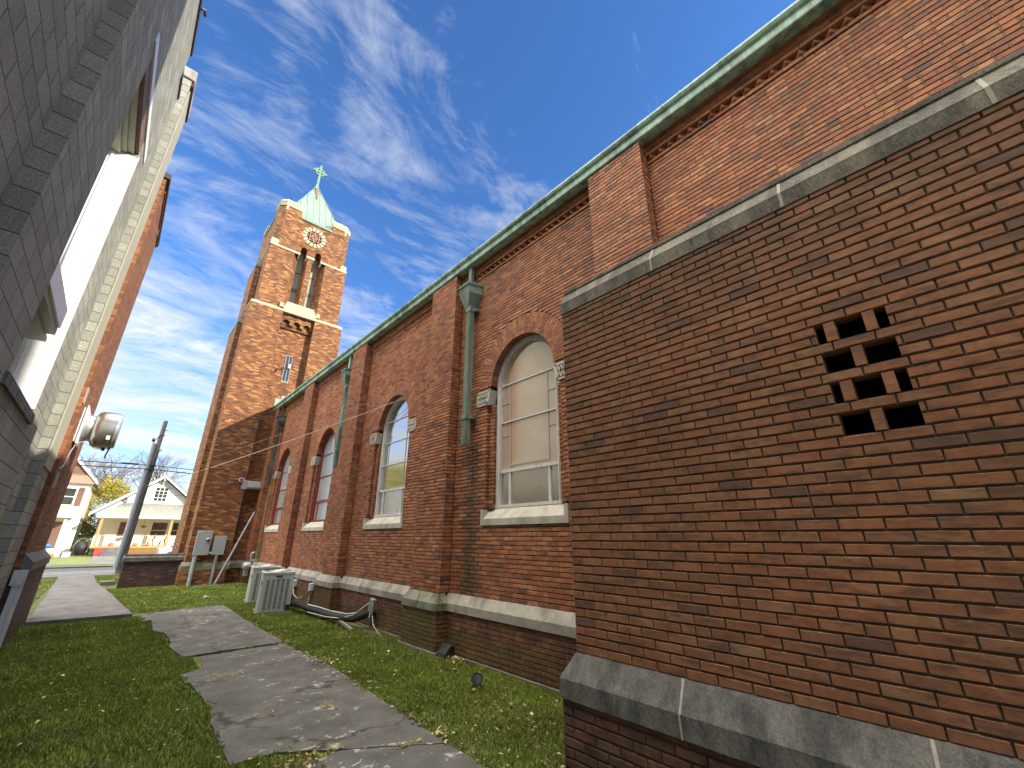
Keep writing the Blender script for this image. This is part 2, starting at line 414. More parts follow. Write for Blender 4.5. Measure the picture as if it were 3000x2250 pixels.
def bricks(mb, axis, plane, sg, u0, u1, z0, z1, holes=None, phase=0., dirt=None, moss=None, depth=.012, hd=.13, zb=ZB, flip=0, rj=.0100, hj=.0035, jt=.0095):
    """axis 'x': wall X=plane facing sg*X, u runs along Y; axis 'y': wall Y=plane facing sg*Y, u runs along X"""
    bw = .2134
    P = (lambda u, z, t: (plane - sg * t, u, z)) if axis == 'x' else (lambda u, z, t: (u, plane - sg * t, z))
    i0 = math.floor((z0 - zb) / C + .001); i1 = math.ceil((z1 - zb) / C - .001)
    for i in range(i0, i1):
        a, b = max(zb + i * C, z0), min(zb + (i + 1) * C, z1)
        if b - a < .02: continue
        iv = [(u0, u1)]
        if holes: iv = holes(iv, a, b)
        off = phase + ((i + flip) % 2) * bw * .5
        for (p, q) in iv:
            if q - p < .015: continue
            mb.face([P(p, a, depth), P(q, a, depth), P(q, b, depth), P(p, b, depth)], 1, .5)
            k = math.floor((p - off) / bw)
            u = off + k * bw
            while u < q:
                cuts = [(u, u + bw)]
                if random.random() < hd: cuts = [(u, u + bw / 2), (u + bw / 2, u + bw)]
                for c0, c1 in cuts:
                    e0, e1 = max(c0 + jt / 2, p), min(c1 - jt / 2, q)
                    if e1 - e0 < .018: continue
                    w = random.uniform(-.0014, .0014); lo, hi = a + rj * .5, b - rj * .5
                    bv = .0042
                    t0 = random.uniform(-.0012, .0012)
                    uc, zc = (e0 + e1) / 2, (a + b) / 2
                    r = random.random(); d = dirt(uc, zc) if dirt else 0.; g = moss(uc, zc) if moss else 0.
                    lo += random.uniform(-.0011, .0011); hi += random.uniform(-.0011, .0011); jq = lambda: random.uniform(-.0013, .0013)
                    v = [P(e0, lo, depth), P(e1, lo, depth), P(e1, hi, depth), P(e0, hi, depth),
                         P(e0 + bv + jq(), lo + bv + jq(), t0), P(e1 - bv + jq(), lo + bv + jq(), t0 + w), P(e1 - bv + jq(), hi - bv + jq(), t0), P(e0 + bv + jq(), hi - bv + jq(), t0 + w)]
                    nf_ = len(mb.f); mb.e[nf_ + 2] = 1.; mb.e[nf_ + 4] = 1.; mb.e[nf_ + 3] = .4
                    mb.mesh(v, [(4, 5, 6, 7), (0, 1, 5, 4), (1, 2, 6, 5), (2, 3, 7, 6), (3, 0, 4, 7)], 0, r * .999, d, g)
                    if hj is not None and e1 + jt < q + .001: mb.face([P(e1, lo + .001, hj), P(e1 + jt, lo + .001, hj), P(e1 + jt, hi - .001, hj), P(e1, hi - .001, hj)], 2, .5)
                u += bw
    return mb

# ================================================================== CHURCH
church = thing('church', 'long brown brick church with arched windows, copper gutter and a square bell tower', 'church', (4.8, 10, 0))
BM = [M['brick'], M['mortar'], M['head_mortar']]
def par(mb, name, mats, parent=church, **k):
    o = mb.build(name, mats, parent, **k)
    p = parent
    # children keep world coordinates
    base = Vector((0, 0, 0))
    while p: base += p.location; p = p.parent
    o.location = -base
    return o

def nave_dirt(y, z):
    d = 0.
    if z < .7: d = .72
    for yp in PIPE:
        if z < 3.6: d = max(d, .98 * max(0, 1 - abs(y - yp + .05) / .36))
    if z > 5.4 and abs(y - 4.7) < 1.4: d = max(d, .3 * random.random())
    return d
def nave_moss(y, z):
    g = 0.
    for k, yp in enumerate(PIPE):
        if z < 3.6 and k: g = max(g, .95 * max(0, 1 - abs(y - yp) / .17))
        if z < 2. and k == 0: g = max(g, .5 * max(0, 1 - abs(y - yp) / .2))
    if z < .40: g = max(g, .50)
    if y > 20.2 and z < 1.6: g = max(g, .5)
    return g

def nave_holes(iv, a, b):
    for yc in WC:
        zm = (a + b) / 2
        if 2.06 < zm < 2.32: iv = sub(iv, yc - 1.0, yc + 1.0)
        elif 2.32 <= zm < 4.25: iv = sub(iv, yc - .93, yc + .93)
        elif 4.25 <= zm < 4.54: iv = sub(iv, yc - 1.23, yc + 1.23)
        elif zm >= 4.54:
            dz = max(a - ZS, 0) if b > ZS else 0
            if b <= ZS: iv = sub(iv, yc - .81, yc + .81)
            elif dz < 1.17:
                h = math.sqrt(1.17 ** 2 - dz ** 2); iv = sub(iv, yc - h, yc + h)
    return iv

nb = MB()
segs = []
for i in range(len(PL) - 1): segs.append((PL[i][1], PL[i + 1][0]))
for a, b in segs:
    bricks(nb, 'x', XN, -1, a, b, ZB, 7.228, nave_holes, 0, nave_dirt, nave_moss)
    # base below the water table
    bricks(nb, 'x', XN - .08, -1, a - .02, b + .02, .0, .66, None, .05, nave_dirt, nave_moss)
# corbelled cornice over every bay
for a, b in segs:
    bricks(nb, 'x', XN - .018, -1, a, b, ZB + 93 * C, ZB + 94 * C)
    nb.face([(XN + .03, a, ZB + 94 * C), (XN + .03, b, ZB + 94 * C), (XN + .03, b, ZB + 95 * C), (XN + .03, a, ZB + 95 * C)], 1, .5)
    n = max(1, int((b - a) / .1475)); st = (b - a) / n
    for k in range(n):                                                # dogtooth course
        yc = a + (k + .5) * st; z0, z1 = ZB + 94 * C + .005, ZB + 95 * C - .004; h = st * .5
        v = [(XN + .03, yc - h, z0), (XN - .052, yc, z0), (XN + .03, yc + h, z0), (XN + .03, yc - h, z1), (XN - .052, yc, z1), (XN + .03, yc + h, z1)]
        nb.mesh(v, [(0, 1, 4, 3), (1, 2, 5, 4), (0, 2, 1), (3, 4, 5)], 0, random.random())
    for j, (k0, k1, pr) in enumerate(((95, 97, .055), (97, 98, .035), (98, 99, .095))):
        x = XN - pr
        bricks(nb, 'x', x, -1, a, b, ZB + k0 * C, min(ZB + k1 * C, ZE))
        nb.face([(XN + .02, a, ZB + k0 * C), (XN + .02, b, ZB + k0 * C), (x + .004, b, ZB + k0 * C), (x + .004, a, ZB + k0 * C)], 0, .2)
par(nb, 'nave_wall', BM, fix=False)

for i, (a, b) in enumerate(PL):
    if i == 0: continue
    pb = MB()
    dd = (lambda y, z: .55 if z < .7 else .0)
    mm = (lambda y, z, i=i: (.85 if i == 2 else .55) if z < .68 else 0.)
    bricks(pb, 'x', XP, -1, a, b, ZB, ZE, None, a, dd)
    bricks(pb, 'y', a, -1, XP + .002, XN, ZB, ZE, None, XP, dd, flip=1)
    bricks(pb, 'x', 4.51, -1, a - .08, b + .08, .05, .66, None, a - .08, dd, mm)
    bricks(pb, 'y', a - .08, -1, 4.512, XN - .08, .05, .66, None, 4.51, dd, lambda y, z: .35, flip=1)
    po = par(pb, 'pilaster', BM, fix=False)
    # stone base: three sides
    sb = MB()
    z0, z1, z2 = .66, .78, .93
    A = [(4.72, a - .105), (4.49, a - .105), (4.49, b + .105), (4.72, b + .105)]
    B = [(4.72, a - .003), (XP - .003, a - .003), (XP - .003, b + .003), (4.72, b + .003)]
    for j in range(3):
        p, q = A[j], A[j + 1]; s_, t_ = B[j], B[j + 1]
        sb.face([(*p, z0), (*q, z0), (*q, z1), (*p, z1)])
        sb.face([(*p, z1), (*q, z1), (*t_, z2), (*s_, z2)])
    sb.face([(*A[0], z0), (*A[1], z0), (*A[2], z0), (*A[3], z0)])
    so = sb.build('base_stone', M['stone_moss'] if i == 2 else M['stone'], po)
    fo = MB(); fo.box(4.47, 4.8, a - .13, b + .13, -.2, .052)
    fo.build('footing', M['footing'], po)

# water table of the nave, in blocks with pale joints
wt = MB()
for a, b in segs:
    wt.extrude([(XN + .05, .66), (4.707, .66), (4.707, .78), (XN - .004, .93), (XN + .05, .93)], lambda p, q, t: (p, t, q), a - .02, b + .02)
    y = b - .55
    while y > a + .3:
        for (p0, q0, p1, q1) in ((4.7045, .66, 4.7045, .781), (4.7045, .781, XN - .0065, .929)):
            wt.face([(p0, y, q0), (p0, y + .013, q0), (p1, y + .013, q1), (p1, y, q1)], 1)
        y -= .98
par(wt, 'water_table', [M['stone'], M['joint']])
ft = MB(); ft.box(4.70, 4.86, -3, 21.95, -.2, .035)
par(ft, 'footing', M['footing'])

# --------------------------------------------------- arched windows
def window(k, yc):
    red = k >= 2
    fr = MB()
    def arc(r, x, n=28): return [(x, yc + r * math.cos(PI * j / n), ZS + r * math.sin(PI * j / n)) for j in range(n + 1)]
    ro, ri, xf, xb, zs = .80, .705, 4.955, 5.03, 2.345
    def loop(r, x): return [(x, yc + r, zs)] + arc(r, x) + [(x, yc - r, zs)]
    L = [loop(ro, xf), loop(ri, xf), loop(ri, xb), loop(ri + .022, xf - .012), loop(ri, xf - .012)]
    for p, q in ((0, 1), (1, 2)):
        for j in range(len(L[0]) - 1): fr.face([L[p][j], L[p][j + 1], L[q][j + 1], L[q][j]])
    for j in range(len(L[0]) - 1):
        fr.face([L[3][j], L[3][j + 1], L[4][j + 1], L[4][j]]); fr.face([L[4][j], L[4][j + 1], L[1][j + 1], L[1][j]])
    fr.box(xf - .01, xb, yc - ro, yc + ro, zs, zs + .05)
    bars = {0: [2.972, 3.868, 4.605], 1: [2.985, 3.62, 4.215, 4.80], 2: [2.98, 3.80, 4.55], 3: [2.98, 3.72, 4.45]}[k]
    for j, z in enumerate(bars):
        w = ri if z < ZS else math.sqrt(max(ri ** 2 - (z - ZS) ** 2, .01))
        h = .026 if j == 0 else .011
        fr.box(xf + .028 + .003 * j, xb, yc - w, yc + w, z - h, z + h)
    for u in (-.47, .47): fr.box(xf + .034, xb, yc + u - .024, yc + u + .024, zs + .05, bars[0])
    fo = par(fr, 'window', M['red_paint'] if red else M['white_paint'])
    mark(fo, ('white-framed window with beige panes next to the annex', 'white-framed window reflecting blue sky', 'red-framed window half behind a copper downspout', 'red-framed window nearest the tower')[k])
    gl = MB()
    def pane(z0, z1, m):
        hw = lambda z: ri if z <= ZS else math.sqrt(max(ri ** 2 - (z - ZS) ** 2, 0))
        n = 1 if z1 <= ZS else 14
        lv = [z0 + (z1 - z0) * math.sin(PI / 2 * t / n) for t in range(n + 1)] if n > 1 else [z0, z1]
        if z0 < ZS < z1: lv = sorted(lv + [ZS])
        gl.face([(5.012, yc - hw(z), z) for z in lv] + [(5.012, yc + hw(z), z) for z in lv[::-1] if hw(z) > 1e-4], m)
    zz = [zs + .04] + bars + [ZS + ri]
    for j in range(len(zz) - 1): pane(zz[j], zz[j + 1], 0 if j == 0 else 1)
    mats = {0: ('glass_ripple', 'glass_tan_reflection'), 1: ('glass_ripple', 'glass_clear'), 2: ('glass_grey', 'glass_grey'), 3: ('glass_grey', 'glass_grey')}[k]
    gl.build('pane', [M[mats[0]], M[mats[1]]], fo, fix=False)
    if k == 0:
        ll = MB()
        for u in (-.47, .47): ll.box(5.000, 5.016, yc + u - .013, yc + u + .013, 2.99, 4.61)
        ll.box(4.999, 5.016, yc - .47, yc + .47, 3.05, 3.078)
        for z in (3.62, 4.24):
            for s_ in (-1, 1): ll.box(5.001, 5.016, yc + s_ * .47, yc + s_ * .72, z - .011, z + .011)
        ll.build('lead_lines', M['joint'], fo)
    if k > 0:
        ll = MB(); w = .45
        for u in (-w, w): ll.box(5.002, 5.016, yc + u - .007, yc + u + .007, 3.0, 4.6)
        ll.box(5.0025, 5.016, yc - w - .006, yc + w + .006, 3.03, 3.044)
        ll.build('lead_lines', M['stone'] if red else M['joint'], fo)
    sl = MB()
    sl.extrude([(4.782, 2.06), (4.782, 2.165), (4.96, 2.345), (5.05, 2.345), (5.05, 2.06)], lambda p, q, t: (p, t, q), yc - .93, yc + .93)
    for s_ in (-1, 1):
        y0, y1 = sorted((yc + s_ * .93, yc + s_ * 1.0))
        sl.box(4.779, 5.0, y0, y1, 2.06, 2.325)
    sl.build('sill', M['stone_pale'], fo)
    for s_ in (-1, 1):                                               # impost blocks with a pierced lattice face
        ib = MB()
        e0, e1, f0, f1 = .815, 1.225, .865, 1.225
        q = [(yc + s_ * e0, 4.54), (yc + s_ * e1, 4.54), (yc + s_ * f1, 4.25), (yc + s_ * f0, 4.25)]
        v = [(4.834, *p) for p in q] + [(4.965, *p) for p in q]
        ib.mesh(v, [(0, 1, 2, 3), (0, 4, 5, 1), (1, 5, 6, 2), (2, 6, 7, 3), (3, 7, 4, 0)])
        xa, xb2 = 4.784, 4.836
        def bar(p, q_, w=.011):
            d = Vector((q_[0] - p[0], q_[1] - p[1])).normalized(); n_ = Vector((-d.y, d.x)) * w
            c = [(p[0] + n_.x, p[1] + n_.y), (q_[0] + n_.x, q_[1] + n_.y), (q_[0] - n_.x, q_[1] - n_.y), (p[0] - n_.x, p[1] - n_.y)]
            vv = [(xa, yc + s_ * y, z) for y, z in c] + [(xb2, yc + s_ * y, z) for y, z in c]
            ib.mesh(vv, [(0, 1, 2, 3), (0, 4, 5, 1), (1, 5, 6, 2), (2, 6, 7, 3), (3, 7, 4, 0)])
        bar((e0 + .02, 4.525), (e1, 4.525), .018); bar((f0, 4.265), (f1, 4.265), .018)
        bar((e1 - .018, 4.25), (e1 - .018, 4.54), .02); bar((e0 + .028, 4.53), (f0 + .03, 4.26), .028)
        st = (1.19 - .90) / 4
        for j in range(4):
            ya = .90 + j * st
            bar((ya, 4.51), (ya + st, 4.28), .010); bar((ya + st, 4.51), (ya, 4.28), .010)
        ib.build('impost', M['stone_pale'], fo)
    ar = MB()                                                        # voussoirs and the bricks of the jambs
    n = 47; r0, r1 = .80, 1.19
    for j in range(n):
        a0, a1 = PI * j / n, PI * (j + 1) / n; g = .0045
        for (p, q) in ([(r0, .985), (.995, r1)] if (j % 2) else [(r0, .885), (.895, 1.09), (1.10, r1)]):
            aa, ab = a0 + g / q, a1 - g / q
            X0, X1 = 4.802 + random.uniform(-.001, .001), 4.965
            pr = [(yc + p * math.cos(aa), ZS + p * math.sin(aa)), (yc + q * math.cos(aa), ZS + q * math.sin(aa)),
                  (yc + q * math.cos(ab), ZS + q * math.sin(ab)), (yc + p * math.cos(ab), ZS + p * math.sin(ab))]
            v = [(X0, *c) for c in pr] + [(X1, *c) for c in pr]
            ar.mesh(v, [(0, 1, 2, 3), (0, 4, 5, 1), (1, 5, 6, 2), (2, 6, 7, 3), (3, 7, 4, 0)], 0, random.random() * .85, .12)
        ar.face([(4.812, yc + r * math.cos(t), ZS + r * math.sin(t)) for r, t in ((r0 + .008, a0), (r1, a0), (r1, a1), (r0 + .008, a1))], 1, .5)
        ar.face([(x, yc + (r0 + .008) * math.cos(t), ZS + (r0 + .008) * math.sin(t)) for x, t in ((4.812, a0), (4.96, a0), (4.96, a1), (4.812, a1))], 1, .5)
    ar.build('arch', BM, fo, fix=False)
    for s_ in (-1, 1):
        ar = MB()
        bricks(ar, 'y', yc + s_ * .93, -s_, XN, 4.884, 2.33, 4.25, None, XN)
        bricks(ar, 'x', 4.882, -1, min(yc + s_ * .93, yc + s_ * .80), max(yc + s_ * .93, yc + s_ * .80), 2.33, 4.25, None, yc + s_ * .80, flip=1)
        bricks(ar, 'y', yc + s_ * .80, -s_, 4.884, 4.97, 2.33, 4.25, None, 4.88)
        ar.build('jamb', BM, fo, fix=False)
for k, yc in enumerate(WC): window(k, yc)

# --------------------------------------------------- gutter, downspouts, roof
gt = MB()
GP = [(4.80, ZE), (4.565, ZE), (4.558, 7.595), (4.548, 7.70), (4.515, 7.715), (4.495, 7.75), (4.495, 7.785), (4.53, 7.80), (4.56, 7.835), (4.80, 7.86)]
gt.extrude(GP, lambda p, q, t: (p, t, q), -2.6, 21.94)
y = -1.0
while y < 21.5:
    gt.extrude([(4.80, ZE - .003), (4.561, ZE - .003), (4.544, 7.70), (4.510, 7.713), (4.490, 7.75), (4.490, 7.79), (4.525, 7.806), (4.80, 7.868)], lambda p, q, t: (p, t, q), y, y + .035)
    y += 2.42
go = par(gt, 'gutter', M['copper'])
def downspout(k, yp):
    dark = k == 2
    mt = M['copper_black'] if dark else (M['copper_dark'] if k == 0 else M['copper'])
    d = MB()
    zb = (3.52, 3.86, 3.98)[k]
    w, x0, x1 = .062, 4.60, 4.715
    d.box(x0, x1, yp - w, yp + w, zb, 6.56)
    for e in (-.036, .0, .036): d.box(x0 - .006, x0 + .01, yp + e - .007, yp + e + .007, zb + .01, 6.5)   # fluting
    d.box(4.63, 4.70, yp - .05 + .04, yp + .05 + .04, 7.0, ZE + .02)
    o = par(d, 'downspout', mt)
    h = MB(); yh = yp + .06
    def ring(x, hw, z): return [(x, yh - hw * .62, z), (x, yh + hw * .62, z), (4.80, yh + hw, z), (4.80, yh - hw, z)]
    lv = [(4.59, .085, 6.50), (4.52, .255, 6.80), (4.52, .265, 6.81), (4.505, .265, 6.86), (4.505, .265, 6.985), (4.485, .285, 7.0), (4.475, .295, 7.03), (4.475, .295, 7.06)]
    rr = [ring(*l) for l in lv]
    for a, b in zip(rr[:-1], rr[1:]):
        for j in range(4): h.face([a[j], a[(j + 1) % 4], b[(j + 1) % 4], b[j]])
    h.face(rr[-1]); h.face(rr[0][::-1])
    for j in range(6):                                                # row of beads under the rim
        t = -.125 + j * .05; h.box(4.494, 4.508, yh + t - .012, yh + t + .012, 6.91, 6.965)
    h.build('leader_head', M['copper_dark'] if k < 2 else M['copper_black'], o, fix=True)
    for z in (6.40, zb + .50):
        c = MB(); c.box(x0 - .016, x1 + .02, yp - w - .014, yp + w + .014, z, z + .10)
        c.box(4.69, 4.795, yp - w - .07, yp + w + .07, z + .012, z + .085)
        c.build('clamp', mt, o, bevel=.004)
    mark(o, ('dull green downspout between two near pilasters', 'pale green downspout in front of a red-framed window', 'blackened downspout beside the tower')[k])
for k, yp in enumerate(PIPE): downspout(k, yp)

rf = MB()
sl = math.tan(R_(36.5)); xr = 11.0; zr = 7.80 + (xr - 4.56) * sl
rf.mesh([(4.56, -9, 7.83), (4.56, 21.9, 7.83), (xr, 21.9, zr), (xr, -9, zr), (17.4, 21.9, 7.83), (17.4, -9, 7.83)], [(0, 1, 2, 3), (3, 2, 4, 5)])
rf.face([(17.3, -9, 0), (17.3, 21.9, 0), (17.3, 21.9, 7.8), (17.3, -9, 7.8)])
rf.face([(5.06, 21.9, 0), (17.3, 21.9, 0), (17.3, 21.9, 7.8), (xr, 21.9, zr), (5.06, 21.9, 7.8)])
rf.face([(5.06, -9, 0), (17.3, -9, 0), (17.3, -9, 7.8), (xr, -9, zr), (5.06, -9, 7.8)])
par(rf, 'roof', M['roof_dark'], fix=False)
bk = MB(); bk.face([(5.06, -9, 0), (5.06, 21.9, 0), (5.06, 21.9, 7.8), (5.06, -9, 7.8)])
par(bk, 'inner_wall', M['dark'], fix=False)
# unseen thin gable, its outline shaped to shade the block building
tg = MB(); ya, yb2, yt = -.95, -9.0, -4.9
pr = [(-2.35, 0), (-2.35, 9.8), (-2.85, 13.2), (-3.35, 15.2), (-4.5, 19.5), (-5.6, 20.8), (-7.2, 20.0), (-9.6, 12), (-9.6, 0)]
tg.extrude(pr, lambda p, q, t: (t, p, q), 5.4, 5.6)
par(tg, 'shadow_gable', M['brick_tower'])
nw = MB(); bricks(nw, 'x', XN, -1, -2.9, PL[0][1], ZB, 7.5); 
par(nw, 'rear_wall', BM, fix=False)

# --------------------------------------------------- annex
an = MB()
AB = [M['brick_annex'], M['mortar']]
vent = [(2.450, 2.582, [(.105, .262), (.318, .472)]), (2.667, 2.788, [(.105, .160), (.217, .360), (.420, .472)]),
        (2.865, 2.995, [(.105, .262), (.318, .472)]), (3.070, 3.207, [(.105, .160), (.217, .360), (.420, .472)])]
ZAb = .95 - C                     # course grid of the annex
def vrow(z): return round((z - ZAb) / C)
vent_rows = {}
for j, op in enumerate([vent[0][2], vent[1][2], vent[2][2], vent[3][2]]):
    for e in (0, 1): vent_rows[23 + 3 * j + e] = op
def annex_holes(iv, a, b):
    i = round((a - ZAb) / C)
    if i in vent_rows: iv = sub(iv, .105, .472)
    return iv
def annex_dark(y, z):  # bricks darker towards the coping and below the water table
    d = .08
    if z > 3.3: d = max(d, min((z - 3.3) / .9, 1) * .55)
    if z < .65: d = .88
    return d
bricks(an, 'x', XA, -1, -3.2, YA, .95, ZB + 48 * C, annex_holes, YA, annex_dark, zb=ZAb, hj=None, hd=.02, depth=.012, rj=.0098, jt=.0078)
bricks(an, 'y', YA, 1, XA, XN, .95, ZB + 48 * C, None, XA, annex_dark, zb=ZAb, hj=None, hd=.02, flip=1, depth=.012, rj=.0098, jt=.0078)
bricks(an, 'x', 3.065, -1, -3.2, YA + .09, -.02, .636, None, YA + .09, annex_dark, hj=None, hd=.02, depth=.013, rj=.012, flip=1)
bricks(an, 'y', YA + .09, 1, 3.067, XN, -.02, .636, None, 3.065, annex_dark, hj=None, hd=.02, depth=.013, rj=.012)
ao = par(an, 'annex_wall', AB, fix=False)
vb = MB()                        # pierced brick vent: two-course uprights and the dark chamber behind
for i0 in (23, 26, 29, 32):
    op = vent_rows[i0]; z0, z1 = ZAb + i0 * C + .004, ZAb + (i0 + 2) * C - .004
    edges = sorted([e for o_ in op for e in o_])
    for p, q in zip(edges[1:-1:2], edges[2:-1:2]):
        v = [(XA, p, z0), (XA, q, z0), (XA, q, z1), (XA, p, z1), (XA + .1, p, z0), (XA + .1, q, z0), (XA + .1, q, z1), (XA + .1, p, z1)]
        vb.mesh(v, [(0, 1, 2, 3), (0, 4, 5, 1), (1, 5, 6, 2), (2, 6, 7, 3), (3, 7, 4, 0)], 0, random.random() * .6, .05)
    for y0 in (.105, .472):      # side cheeks
        vb.face([(XA + .012, y0, z0 - .004), (XA + .12, y0, z0 - .004), (XA + .12, y0, z1 + .004), (XA + .012, y0, z1 + .004)], 0, .3, .3)
for i in (23, 25, 26, 28, 29, 31, 32, 34):
    z = ZAb + i * C
    vb.face([(XA + .012, .105, z), (XA + .1, .105, z), (XA + .1, .472, z), (XA + .012, .472, z)], 0, .3, .3)
for k, (y0, y1) in enumerate(((.0, .6),)):
    x0, x1 = XA + .12, XA + .6
    vb.face([(x1, y0, 2.3), (x1, y1, 2.3), (x1, y1, 3.4), (x1, y0, 3.4)], 2)
    for yy in (y0, y1): vb.face([(x0, yy, 2.3), (x1, yy, 2.3), (x1, yy, 3.4), (x0, yy, 3.4)], 2)
    for z in (2.3, 3.4): vb.face([(x0, y0, z), (x1, y0, z), (x1, y1, z), (x0, y1, z)], 2)
vb.build('vent', [M['brick_annex'], M['mortar'], M['dark']], ao, fix=False)
ac = MB()
zc = ZB + 48 * C               # 4.181
CP = [(3.30, zc), (XA - .006, zc), (XA - .008, 4.312), (3.235, 4.462), (3.222, 4.468), (3.222, 4.50), (3.245, 4.52), (3.30, 4.52)]
ac.extrude(CP, lambda p, q, t: (p, t, q), -3.2, YA + .005)
for y in (1.523, .442, -.635, -1.71):
    for (p0, q0, p1, q1) in ((XA - .0095, zc, XA - .0105, 4.313), (XA - .0105, 4.313, 3.2335, 4.464)):
        ac.face([(p0, y, q0), (p0, y + .022, q0), (p1, y + .022, q1), (p1, y, q1)], 1)
ac.box(XA - .0095, XA, -3.2, YA + .004, 4.309, 4.3145, 1)
par(ac, 'annex_coping', [M['stone_coping'], M['joint']])
aw = MB()
aw.extrude([(3.3, .636), (3.048, .636), (3.048, .772), (XA + .003, ZB + .023), (3.3, ZB + .023)], lambda p, q, t: (p, t, q), -3.2, YA - .02, caps=False)
e = YA + .10                    # mitred return round the corner
aw.face([(3.048, YA - .02, .636), (3.048, e, .636), (3.048, e, .772), (3.048, YA - .02, .772)])
aw.face([(3.048, YA - .02, .772), (3.048, e, .772), (XA + .003, YA + .003, ZB + .023), (XA + .003, YA - .02, ZB + .023)])
aw.face([(3.048, e, .636), (XN, e, .636), (XN, e, .772), (3.048, e, .772)])
aw.face([(3.048, e, .772), (XN, e, .772), (XN, YA + .003, ZB + .023), (XA + .003, YA + .003, ZB + .023)])
aw.face([(3.048, YA - .02, .636), (3.2, YA - .02, .636), (3.2, e, .636), (3.048, e, .636)])
for y in (1.688, .444, -.8):
    for (p0, q0, p1, q1) in ((3.0445, .636, 3.0445, .773), (3.0445, .773, XA - .001, ZB + .021)):
        aw.face([(p0, y, q0), (p0, y + .016, q0), (p1, y + .022, q1), (p1, y + .006, q1)], 1)
par(aw, 'annex_water_table', [M['stone_dark'], M['joint']], fix=False)
ar_ = MB(); ar_.box(3.29, 5.0, -3.2, YA - .02, 4.40, 4.505); ar_.box(XA + .04, 5.0, YA - .03, YA - .017, 0, 4.4)
par(ar_, 'annex_roof', M['roof_dark'])

# --------------------------------------------------- bell tower
XC = 4.74
def chbox(mb, hw, d0, d1, ch, z0, z1, m=0, cap=True):
    """box about the tower axis: half width hw in X, Y from d0 to d1, corners cut by ch"""
    p = [(XC - hw + ch, d0), (XC + hw - ch, d0), (XC + hw, d0 + ch), (XC + hw, d1 - ch), (XC + hw - ch, d1), (XC - hw + ch, d1), (XC - hw, d1 - ch), (XC - hw, d0 + ch)]
    if ch == 0: p = [(XC - hw, d0), (XC + hw, d0), (XC + hw, d1), (XC - hw, d1)]
    n = len(p); v = [(*a, z0) for a in p] + [(*a, z1) for a in p]
    f = [(i, (i + 1) % n, n + (i + 1) % n, n + i) for i in range(n)]
    if cap: f += [tuple(range(n))[::-1], tuple(range(n, 2 * n))]
    mb.mesh(v, f, m)
Y0, YD = 21.6, 26.1
tw = MB()
YR = 21.95
# stage 1: recessed body with two corner buttresses
tw.box(XC - 2.05, XC + 2.05, YR, YD - .3, 0, 12.7)
for s_ in (-1, 1):
    xi, xo = XC + s_ * .78, XC + s_ * 2.22
    tw.box(min(xi, xo), max(xi, xo), Y0, 22.68, .9, 12.68)
    tw.box(min(xi, xo), max(xi, xo), YD - 1.08, YD, .1, 12.68)
    tw.box(min(xi, xo) - .1 * (s_ < 0), max(xi, xo) + .1 * (s_ > 0), Y0 - .1, 22.6, -.1, .66)
# stepped buttress on the street side
tw.box(2.33, 2.6, 22.681, 24.9, 0, 11.87)
tw.extrude([(22.681, 11.87), (24.9, 11.87)], lambda p, q, t: (t, p, q), 2.33, 2.34, caps=False)
tw.box(2.50, 2.72, 22.9, 24.75, 11.9, 15.40)
# stage 2 with its recess
YS = 21.74
tw.box(XC - 1.99, XC - .82, YS, YD - .15, 12.7, 16.32)
tw.box(XC + .82, XC + 1.99, YS, YD - .15, 12.7, 16.32)
tw.box(XC - .83, XC + .83, YS + .66, YD - .16, 12.7, 16.95)
for x0, x1 in ((-.83, -.533), (-.217, .217), (.533, .83)): tw.box(XC + x0, XC + x1, YS + .42, YS + .67, 12.7, 16.3)
tw.box(XC - .83, XC + .83, YS + .42, YS + .67, 12.7, 13.3)
for s_ in (-1, 1):              # splayed jambs of the recess
    x0, x1 = XC + s_ * .82, XC + s_ * .56
    v = [(x0, YS + .002, 13.2), (x0, YS + .43, 13.2), (x1, YS + .43, 13.2), (x0, YS + .002, 16.4), (x0, YS + .43, 16.4), (x1, YS + .43, 16.4)]
    tw.mesh(v, [(0, 1, 2), (3, 5, 4), (0, 2, 5, 3), (0, 3, 4, 1), (1, 4, 5, 2)])
v = [(XC - .235, YS + .43, 13.2), (XC + .235, YS + .43, 13.2), (XC + .12, YS + .06, 13.2), (XC - .12, YS + .06, 13.2)]
tw.mesh(v + [(a, b, 16.4) for a, b, c in v], [(0, 1, 5, 4), (1, 2, 6, 5), (2, 3, 7, 6), (3, 0, 4, 7)])
# stage 3: chamfered top
chbox(tw, 1.93, YS + .05, YD - .2, .27, 16.95, 18.60)
tw.box(XC - 1.93, XC + 1.93, YS + .66, YD - .2, 16.3, 16.951)
for x0, x1 in ((-1.66, -.533), (-.217, .217), (.533, 1.66)): tw.box(XC + x0, XC + x1, YS + .05, YS + .67, 16.3, 16.951)
for s_ in (-1, 1):
    p = [(XC + s_ * 1.659, YS + .05), (XC + s_ * 1.93, YS + .32), (XC + s_ * 1.93, YS + .67), (XC + s_ * 1.659, YS + .67)]
    tw.mesh([(*a, 16.3) for a in p] + [(*a, 16.951) for a in p], [(0, 1, 5, 4), (1, 2, 6, 5), (2, 3, 7, 6), (3, 0, 4, 7)])
    xc = XC + s_ * .375; n = 12
    ap = [(xc + .158 * math.cos(PI * j / n), 16.74 + .158 * math.sin(PI * j / n)) for j in range(n + 1)]
    for a, b in zip(ap[:-1], ap[1:]):
        tw.face([(a[0], YS + .05, a[1]), (a[0], YS + .05, 16.951), (b[0], YS + .05, 16.951), (b[0], YS + .05, b[1])])
        tw.face([(a[0], YS + .05, a[1]), (b[0], YS + .05, b[1]), (b[0], YS + .66, b[1]), (a[0], YS + .66, a[1])])
